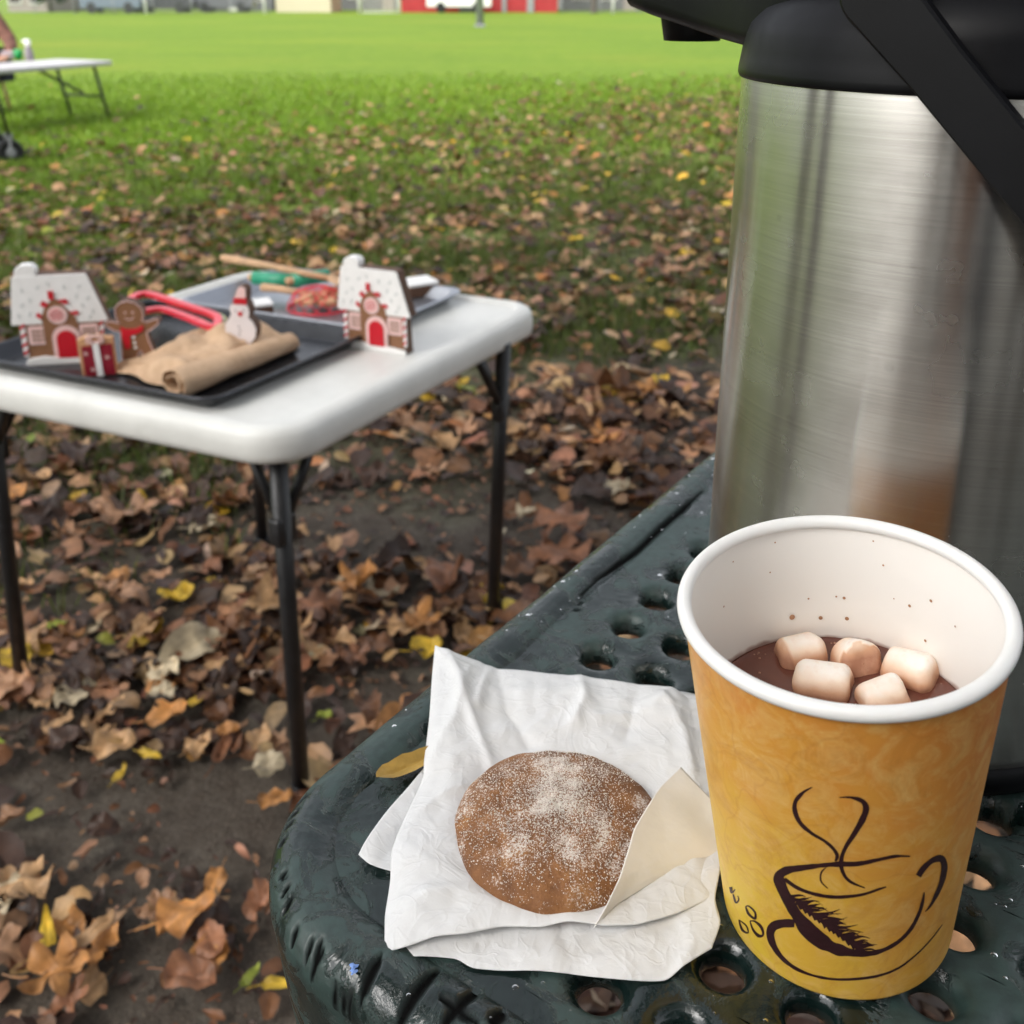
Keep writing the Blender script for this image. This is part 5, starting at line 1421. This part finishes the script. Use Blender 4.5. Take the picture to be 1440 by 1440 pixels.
# particular leaves that stand out in the photograph: px, py, size, colour, kind, yaw, tilt
HERO=[(192,742,.135,'pinkish brown','lobed',.5,.25,'large pinkish brown lobed leaf lying on top of the litter at the left'),
 (508,846,.115,'orange','lobed',1.1,.75,'large upright orange-brown lobed leaf between the two nearer table legs'),(440,880,.10,'rust','lobed',2.6,.2,'wide rust-brown lobed leaf right beside the near table leg'),
 (795,765,.125,'rust','lobed',.3,.1,'large reddish lobed leaf flat on the dirt left of the picnic table edge'),(165,1072,.062,'tan','oval',.3,.2,'pale tan folded leaf on the dirt straight left of the near table leg'),
 (236,965,.055,'cream','round',1.4,.15,'cream speckled leaf hanging together in two lobes, upper half'),(232,995,.05,'cream','round',1.7,.1,'cream speckled leaf just below its twin'),
 (238,1028,.066,'orange','oval',.5,.2,'orange-brown oval leaf just below the two cream leaves'),(380,1100,.046,'cream','round',.2,.1,'creamy yellow leaf at the picnic table side below the near table leg'),
 (282,1072,.045,'tan','oval',1.1,.1,'small tan pointed leaf right of the pale folded leaf'),(325,1050,.036,'orange','oval',.1,.2,'bright orange oval leaf left of the near table leg'),
 (368,1062,.05,'tan','oval',1.5,.2,'tan leaf against the foot of the near table leg'),(390,1150,.048,'orange','oval',.2,.25,'orange-brown leaf touching the green table edge'),
 (268,1320,.072,'orange','oval',.35,.2,'yellow-orange broad leaf lying on bare dirt near the bottom'),(228,1305,.05,'pinkish brown','lobed',1.0,.3,'small pinkish leaf touching the yellow-orange one'),
 (300,1350,.05,'rust','oval',2.0,.2,'dark rust leaf under the right end of the yellow-orange leaf'),(272,1405,.062,'rust','oval',-.2,.3,'rust red leaf at the bottom left of the picnic table'),
 (72,1340,.055,'yellow','narrow',2.0,.3,'yellow curled leaf tip rising from the pile in the lower left corner'),(90,1395,.075,'orange','lobed',.2,.3,'orange-brown ragged leaf at the bottom of the lower left pile'),
 (130,1350,.075,'tan','narrow',.9,.5,'long tan folded leaf pointing up right in the lower left corner'),(10,1292,.06,'cream','oval',1.2,.2,'cream-yellow leaf cut by the left border of the photo'),
 (355,1400,.032,'yellow-green','narrow',1.1,.1,'small yellow-green slip of a leaf near the bottom'),(398,1415,.045,'yellow','narrow',.1,.15,'yellow leaf half hidden by the bottom of the green table'),
 (372,1300,.055,'rust','oval',1.5,.6,'curled rust leaf standing on edge beside the green table'),(458,1032,.026,'yellow-green','round',.5,.4,'bright green leaf just right of the near table leg'),
 (215,1085,.04,'yellow','narrow',-.3,.1,'narrow dull yellow leaf right of the pale folded leaf'),(172,1112,.036,'yellow','narrow',1.4,.1,'narrow mustard leaf below the pale folded leaf'),
 (82,898,.04,'yellow-green','narrow',.4,.2,'yellow-green narrow leaf in the litter at the left'),(105,1005,.052,'cream','oval',.15,.15,'cream oval leaf lying flat in the litter at the left'),
 (160,1020,.055,'tan','narrow',1.1,.2,'long tan leaf curling upward left of the cream pair'),(20,990,.065,'pinkish brown','round',.6,.2,'round pinkish leaf at the foot of the far left table leg'),
 (35,842,.04,'tan','round',.3,.2,'round ochre leaf above the foot of the far left leg'),(500,945,.060,'rust','lobed',.4,.2,'rust leaf low between the two table legs'),
 (590,895,.075,'orange','lobed',2.6,.2,'orange-tan leaf left of the right table leg foot'),(600,935,.055,'yellow','oval',.3,.2,'mustard leaf in front of the right table leg foot'),(740,740,.045,'cream','round',.3,.2,'cream round leaf on the dirt beyond the picnic table edge'),
 (868,705,.06,'cream','round',.2,.2,'cream round leaf close to the picnic table edge below the airpot'),(955,395,.13,'pinkish brown','lobed',.2,.2,'large pink-brown leaf left of the airpot'),(965,368,.06,'yellow','round',.2,.3,'bright yellow leaf left of the airpot'),(810,347,.06,'yellow','round',.3,.3,'bright yellow leaf in the grass beyond the white table'),
 (700,285,.13,'pinkish brown','lobed',.2,.1,'large pale pink leaf flat in the grass beyond the white table'),(650,240,.13,'tan','lobed',.2,.1,'large pale leaf far out in the grass'),(930,552,.06,'yellow','round',.8,.4,'yellow leaf standing among brown ones beside the airpot'),
 (785,800,.12,'rust','lobed',2.2,.1,'reddish brown leaf partly over the dirt left of the table edge'),(848,630,.09,'orange','lobed',1.0,.5,'orange-brown upright leaf beyond the picnic table edge'),(760,600,.08,'pinkish brown','lobed',.4,.3,'pink-brown leaf right of the right table leg'),(60,690,.055,'tan','round',.4,.4,'tan upright leaf in the grass at the left'),(225,880,.03,'tan','narrow',.5,.2,'thin tan leaf in the middle of the left litter')]
used=[]
for (x,y,s,c,kd,yaw,tilt,lab) in HERO:
    p=at(x,y,.0); LV_.append([p.x,p.y,s,names.index(c),kd,yaw,tilt*.6,tilt*.5,.034+tilt*.02,lab])
# rank by size in the picture and keep what is not behind the tables or the pot
A=np.array([[l[0],l[1],l[2],l[8]] for l in LV_]); sx_,sy_,w_=topx(A[:,0],A[:,1],A[:,3]); app=A[:,2]/w_
def inpoly(x,y,P):
    c=False;j=len(P)-1
    for i in range(len(P)):
        if (P[i][1]>y)!=(P[j][1]>y) and x<(P[j][0]-P[i][0])*(y-P[i][1])/(P[j][1]-P[i][1])+P[i][0]: c=not c
        j=i
    return c
OCC=[[(1000,630),(860,735),(600,950),(430,1110),(391,1220),(400,1440),(1440,1440),(1440,630)],[(1000,0),(1440,0),(1440,700),(1000,700)],[(-20,500),(20,360),(150,380),(300,360),(480,370),(735,430),(735,480),(450,640),(385,655),(-20,590)]]
order=np.argsort(-app); picked=[]
for i in order:
    x,y=sx_[i],sy_[i]
    if len(picked)>=296: break
    if not(2<x<1438 and 20<y<1438) or any(inpoly(x,y,P) for P in OCC): 
        if len(LV_[i])<10: continue
        if not(0<x<1440 and 0<y<1440): continue
    picked.append(int(i))
for i in range(len(LV_)):
    if len(LV_[i])==10 and i not in picked: picked.append(i)
pick=set(picked)
def region(x,y):
    if y>1240: return 'in the lower left corner' if x<160 else 'on the bare dirt left of the picnic table corner'
    if y>1080: return 'on the dirt near the left border, below the far left leg' if x<150 else 'on the dirt between near table leg and lower corner'
    if y>900: return 'by the foot of the far left table leg' if x<130 else 'left of the near table leg, low down' if x<400 else 'between the near table leg and the picnic table'
    if y>740: return 'in the litter right of the far left leg' if x<200 else 'just left of the near table leg' if x<395 else 'between the near and right table legs' if x<690 else 'between the right leg and the picnic table'
    if y>600: return 'under the left end of the white table' if x<200 else 'under the white table near its corner' if x<430 else 'in the shade under the white table' if x<690 else 'right of the right table leg'
    return 'beyond the white table at the left' if x<500 else 'beyond the white table, right of its corner' if x<850 else 'beside the airpot in the grass'
ORD=['nearest','second nearest','third nearest','fourth nearest','fifth nearest','sixth nearest','seventh nearest','eighth nearest','ninth nearest','tenth nearest','eleventh nearest','twelfth nearest']
bk={}
for i in picked:
    if len(LV_[i])==10: continue
    key=(names[LV_[i][3]],LV_[i][4],region(sx_[i],sy_[i])); bk.setdefault(key,[]).append(i)
lab={}
for key,L_ in bk.items():
    L_.sort(key=lambda i:-sy_[i]); c,kd,rg=key
    for n_,i in enumerate(L_):
        lab[i]=f'{c} {kd} leaf {rg}' if len(L_)==1 else f'{ORD[min(n_,11)]} {c} {kd} leaf {rg}'
for i in picked:
    l=LV_[i]; x,y,s,ci,kd,yaw,ct,cp,z=l[:9]
    W,F=hero_leaf(kd,1.0,random.random()*20,ct*1.3,abs(cp)*1.15,n=40 if kd=='lobed' else 24,rings=4,wob=.30)
    b_=len(W); sa=random.random()-.5
    for q_ in range(4):
        xx_=-.42-.12*q_; yy_=sa*.25*(q_/3)**2; zz_=W[0].z+.10*(q_/3)*abs(sa)+.01
        W+= [Vector((xx_,yy_-.012,zz_)),Vector((xx_,yy_+.012,zz_+.012))]
    F+=[(b_+2*q_,b_+2*q_+2,b_+2*q_+3,b_+2*q_+1) for q_ in range(3)]
    zmin=min(v.z for v in W)
    o=mesh('fallen_leaf',[Vector((v.x,v.y,v.z-zmin))*s for v in W],F,M['leaf'],None,True)
    o.location=(x,y,z*.6+.004); tl=.45 if len(l)<10 else ct*1.2
    o.rotation_euler=((random.random()-.5)*tl*1.4,(random.random()-.5)*tl*1.4-(.5*ct if len(l)==10 else 0),yaw)
    c=np.array(PAL[names[ci]])*(.75+.5*random.random())
    me=o.data; n_=len(me.vertices); a=me.color_attributes.new('col','FLOAT_COLOR','POINT')
    V_=np.array([v.co[:] for v in me.vertices]); 
    rad=np.hypot(V_[:,0],V_[:,1])/s
    vein=np.exp(-(V_[:,1]/s/.025)**2)
    arr=np.ones((n_,4),np.float32); tint=np.array([mnoise.noise(Vector((v[0]/s*3+i,v[1]/s*3,i*.37))) for v in V_])
    arr[:,:3]=c[None]*(1+.45*tint[:,None])*(1-.45*np.clip(rad-.36,0,.2)[:,None]*3)*(1+.35*vein[:,None])
    a.data.foreach_set('color',arr.ravel())
    tag(o,l[9] if len(l)==10 else lab[i],'leaf','fallen leaves on the ground')
# everything else: one litter
rest=[l for k,l in enumerate(LV_) if k not in pick]
def frag(n,y0,y1):
    out=[]
    while len(out)<n:
        y=math.sqrt(random.random()*(y1*y1-y0*y0)+y0*y0); x=(random.random()*2-1)*(.62*y+.3)
        if y<1.7 and nz(x,y,3,2)<-.05 and x>-.45: continue
        if edge_d(x,y)>7: continue
        out.append([x,y,.006+.026*random.random()**2,[2,3,3,3,1,8][random.randrange(6)],'narrow' if random.random()<.6 else 'oval',random.random()*6.3,random.random()-.5,.4,.004*random.random()+.001])
    return out
rest+=frag(9000,.5,2.4)+frag(5000,2,5)
# ground under the picnic table as seen through the holes; its shade is put into darker leaf colours
for k in range(420):
    x=-.2+1.0*random.random(); y=-.1+1.0*random.random()
    i=int(rng.choice([1,2,3,3,3,0])); rest.append([x,y,.035+.05*random.random(),i,'oval',random.random()*6.3,.3,.3,.01+.01*random.random()])
def build_litter(rest,name):
    n=len(rest); A=np.array([[l[0],l[1],l[2],l[3],l[5],l[6],l[7],l[8]] for l in rest])
    kinds=[l[4] for l in rest]
    K=10; t=np.linspace(0,2*PI,K,endpoint=False)
    outs={'oval':np.array(leaf_outline('oval',K,1)),'round':np.array(leaf_outline('round',K,2)),'narrow':np.array(leaf_outline('narrow',K,3)),'lobed':np.array([( .5*(1 if k%2==0 else .55)*math.cos(t[k]),.5*(1 if k%2==0 else .5)*math.sin(t[k])) for k in range(K)])}
    O=np.stack([outs[k] for k in kinds])                      # n,K,2
    O=O*(1+.22*(rng.random((n,K,1))-.5))
    mid=O*.5
    P=np.concatenate([np.zeros((n,1,2)),mid,O],1)             # n,1+2K,2
    x,y=P[...,0],P[...,1]
    rf=np.where((A[:,1]<.95)&(A[:,0]>-.2),.03,.14)[:,None]
    z=A[:,5:6]*x*x*2.2+np.abs(A[:,6:7])*np.abs(y)*.9+rf*(rng.random((n,2*K+1))-.5)*np.hypot(x,y)*2
    L_=np.stack([x,y,z],-1)*A[:,2][:,None,None]
    zm=L_[...,2].min(1); L_[...,2]-=zm[:,None]
    rx=(rng.random(n)-.5)*.9; ry=(rng.random(n)-.5)*.9; rz=A[:,4]
    cx,sx1=np.cos(rx),np.sin(rx)
    yy=L_[...,1]*cx[:,None]-L_[...,2]*sx1[:,None]; zz=L_[...,1]*sx1[:,None]+L_[...,2]*cx[:,None]
    cy,sy1=np.cos(ry),np.sin(ry)
    xx=L_[...,0]*cy[:,None]+zz*sy1[:,None]; zz=-L_[...,0]*sy1[:,None]+zz*cy[:,None]
    cz,sz1=np.cos(rz),np.sin(rz)
    X=xx*cz[:,None]-yy*sz1[:,None]; Y_=xx*sz1[:,None]+yy*cz[:,None]
    zz-=np.minimum(zz.min(1),0)[:,None]*.8
    V=np.stack([X+A[:,0:1],Y_+A[:,1:2],zz+A[:,7:8]+.002],-1).reshape(-1,3)
    m=2*K+1; F=[]
    for k in range(K):
        k2=(k+1)%K
        F.append((0,1+k,1+k2)); F.append((1+k,1+K+k,1+K+k2)); F.append((1+k,1+K+k2,1+k2))
    F=np.array(F); Fa=(F[None]+m*np.arange(n)[:,None,None]).reshape(-1,3)
    pal=np.array([PAL[k] for k in names]); c=pal[A[:,3].astype(int)]*(.65+.7*rng.random((n,1)))*(.9+.2*rng.random((n,3)))
    cv=np.repeat(c[:,None],m,1); cv[:,1+K:]*=.8; 
    o=fast_mesh(name,V,Fa,M['leaf'],None,True,cv.reshape(-1,3)); return o
o=build_litter(rest,'leaf_litter'); tag(o,'countless brown, tan and rust autumn leaves covering the ground between the tables and the lawn','leaf litter',kind='stuff')

# ---------------------------------------------------------------- grass
def grass(regions):
    Vs=[];Fs=[];Cs=[];base=0
    for (n,y0,y1,h0,h1,wd,dfn) in regions:
        m=int(n*2.5)
        y=np.sqrt(rng.random(m)*(y1*y1-y0*y0)+y0*y0); x=(rng.random(m)*2-1)*(.60*y+.3)
        keep=np.array([random.random()<dfn(a,b) for a,b in zip(x,y)]); x=x[keep][:n]; y=y[keep][:n]; k=len(x)
        h=h0+(h1-h0)*rng.random(k); a=rng.random(k)*2*PI; lean=(.2+.7*rng.random(k))*h; la=rng.random(k)*2*PI
        w=wd*(.7+.6*rng.random(k))
        dx,dy=np.cos(a)*w/2,np.sin(a)*w/2; lx,ly=np.cos(la)*lean,np.sin(la)*lean
        z0=np.zeros(k)
        V=np.stack([np.stack([x-dx,y-dy,z0],-1),np.stack([x+dx,y+dy,z0],-1),np.stack([x+dx*.8+lx*.35,y+dy*.8+ly*.35,h*.6],-1),np.stack([x-dx*.8+lx*.35,y-dy*.8+ly*.35,h*.6],-1),np.stack([x+lx,y+ly,h],-1)],1)
        F=np.array([(0,1,2),(0,2,3),(3,2,4)]); Fa=(F[None]+5*np.arange(k)[:,None,None]).reshape(-1,3)+base
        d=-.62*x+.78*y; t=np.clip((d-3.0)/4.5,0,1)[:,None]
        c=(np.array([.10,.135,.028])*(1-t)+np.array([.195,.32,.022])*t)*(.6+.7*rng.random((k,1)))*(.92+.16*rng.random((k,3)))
        dry=rng.random(k)<.08*(1-t[:,0]); c[dry]=np.array([.22,.17,.08])
        Vs.append(V.reshape(-1,3));Fs.append(Fa);Cs.append(np.repeat(c[:,None],5,1).reshape(-1,3)); base+=5*k
    return fast_mesh('grass',np.concatenate(Vs),np.concatenate(Fs),M['blade'],None,False,np.concatenate(Cs))
def gd(x,y):
    left=x/max(y,.1)
    k=.5+1.1*nz(x,y,1.6,9)+.5*nz(x,y,4,3)
    thr=2.2+ (1.1 if left>-.3 else 0)-(.5 if left<-.42 else 0)
    if y<thr: k*=max(0,1-(thr-y)/.55)
    return max(0,min(1,k))
def gfar(x,y):
    d=edge_d(x,y); return max(.12,min(1,(d-3.5)/3+.6*nz(x,y,1,2)))*min(1,max(0,(14.5-y)/6))
o=grass([(26000,1.5,3.2,.025,.06,.0035,gd),(52000,2.6,6.5,.03,.065,.005,gd),(52000,5.5,15,.03,.06,.011,gfar)])
tag(o,'green grass growing up through the fallen leaves and thickening into the lawn','grass',kind='stuff')

# ---------------------------------------------------------------- light, sky, camera
SUN_EL,SUN_AZ=math.radians(50),math.radians(-128)     # azimuth measured from +Y towards +X
W_=bpy.data.worlds.new('World'); S.world=W_; W_.use_nodes=True; nt=W_.node_tree
bg=nt.nodes['Background']; sky=nt.nodes.new('ShaderNodeTexSky'); sky.sky_type='NISHITA'; sky.sun_disc=False
sky.sun_elevation=SUN_EL; sky.sun_rotation=SUN_AZ; sky.dust_density=4; sky.air_density=1; sky.ozone_density=1
hs=nt.nodes.new('ShaderNodeHueSaturation'); hs.inputs['Saturation'].default_value=.22
nt.links.new(sky.outputs[0],hs.inputs['Color']); nt.links.new(hs.outputs[0],bg.inputs['Color']); bg.inputs['Strength'].default_value=.15
sl=bpy.data.lights.new('sun','SUN'); sl.energy=.6; sl.angle=math.radians(45); sl.color=(1,.97,.92)
so_=bpy.data.objects.new('sun',sl); link(so_)
dirv=Vector((math.sin(SUN_AZ)*math.cos(SUN_EL),math.cos(SUN_AZ)*math.cos(SUN_EL),math.sin(SUN_EL)))
so_.rotation_euler=dirv.to_track_quat('Z','Y').to_euler(); so_.location=(0,0,20)
cam=bpy.data.cameras.new('camera'); co=bpy.data.objects.new('camera',cam); link(co); S.camera=co
co.location=(0,0,CAMZ); co.rotation_euler=(PI/2-PITCH,0,0)
cam.sensor_width=36; cam.lens=36; cam.shift_y=-(720-480)/1440; cam.clip_start=.01; cam.clip_end=2000
cam.dof.use_dof=True; cam.dof.focus_distance=.33; cam.dof.aperture_fstop=18; cam.dof.aperture_blades=0
S.view_settings.view_transform='Standard'; S.view_settings.look='None'; S.view_settings.gamma=1; S.view_settings.exposure=1.28
S.cycles.use_denoising=True
try: S.cycles.denoiser='OPENIMAGEDENOISE'
except Exception: pass
S.cycles.max_bounces=6; S.cycles.transparent_max_bounces=4; S.cycles.sample_clamp_indirect=4
S.render.resolution_x=1024; S.render.resolution_y=1024
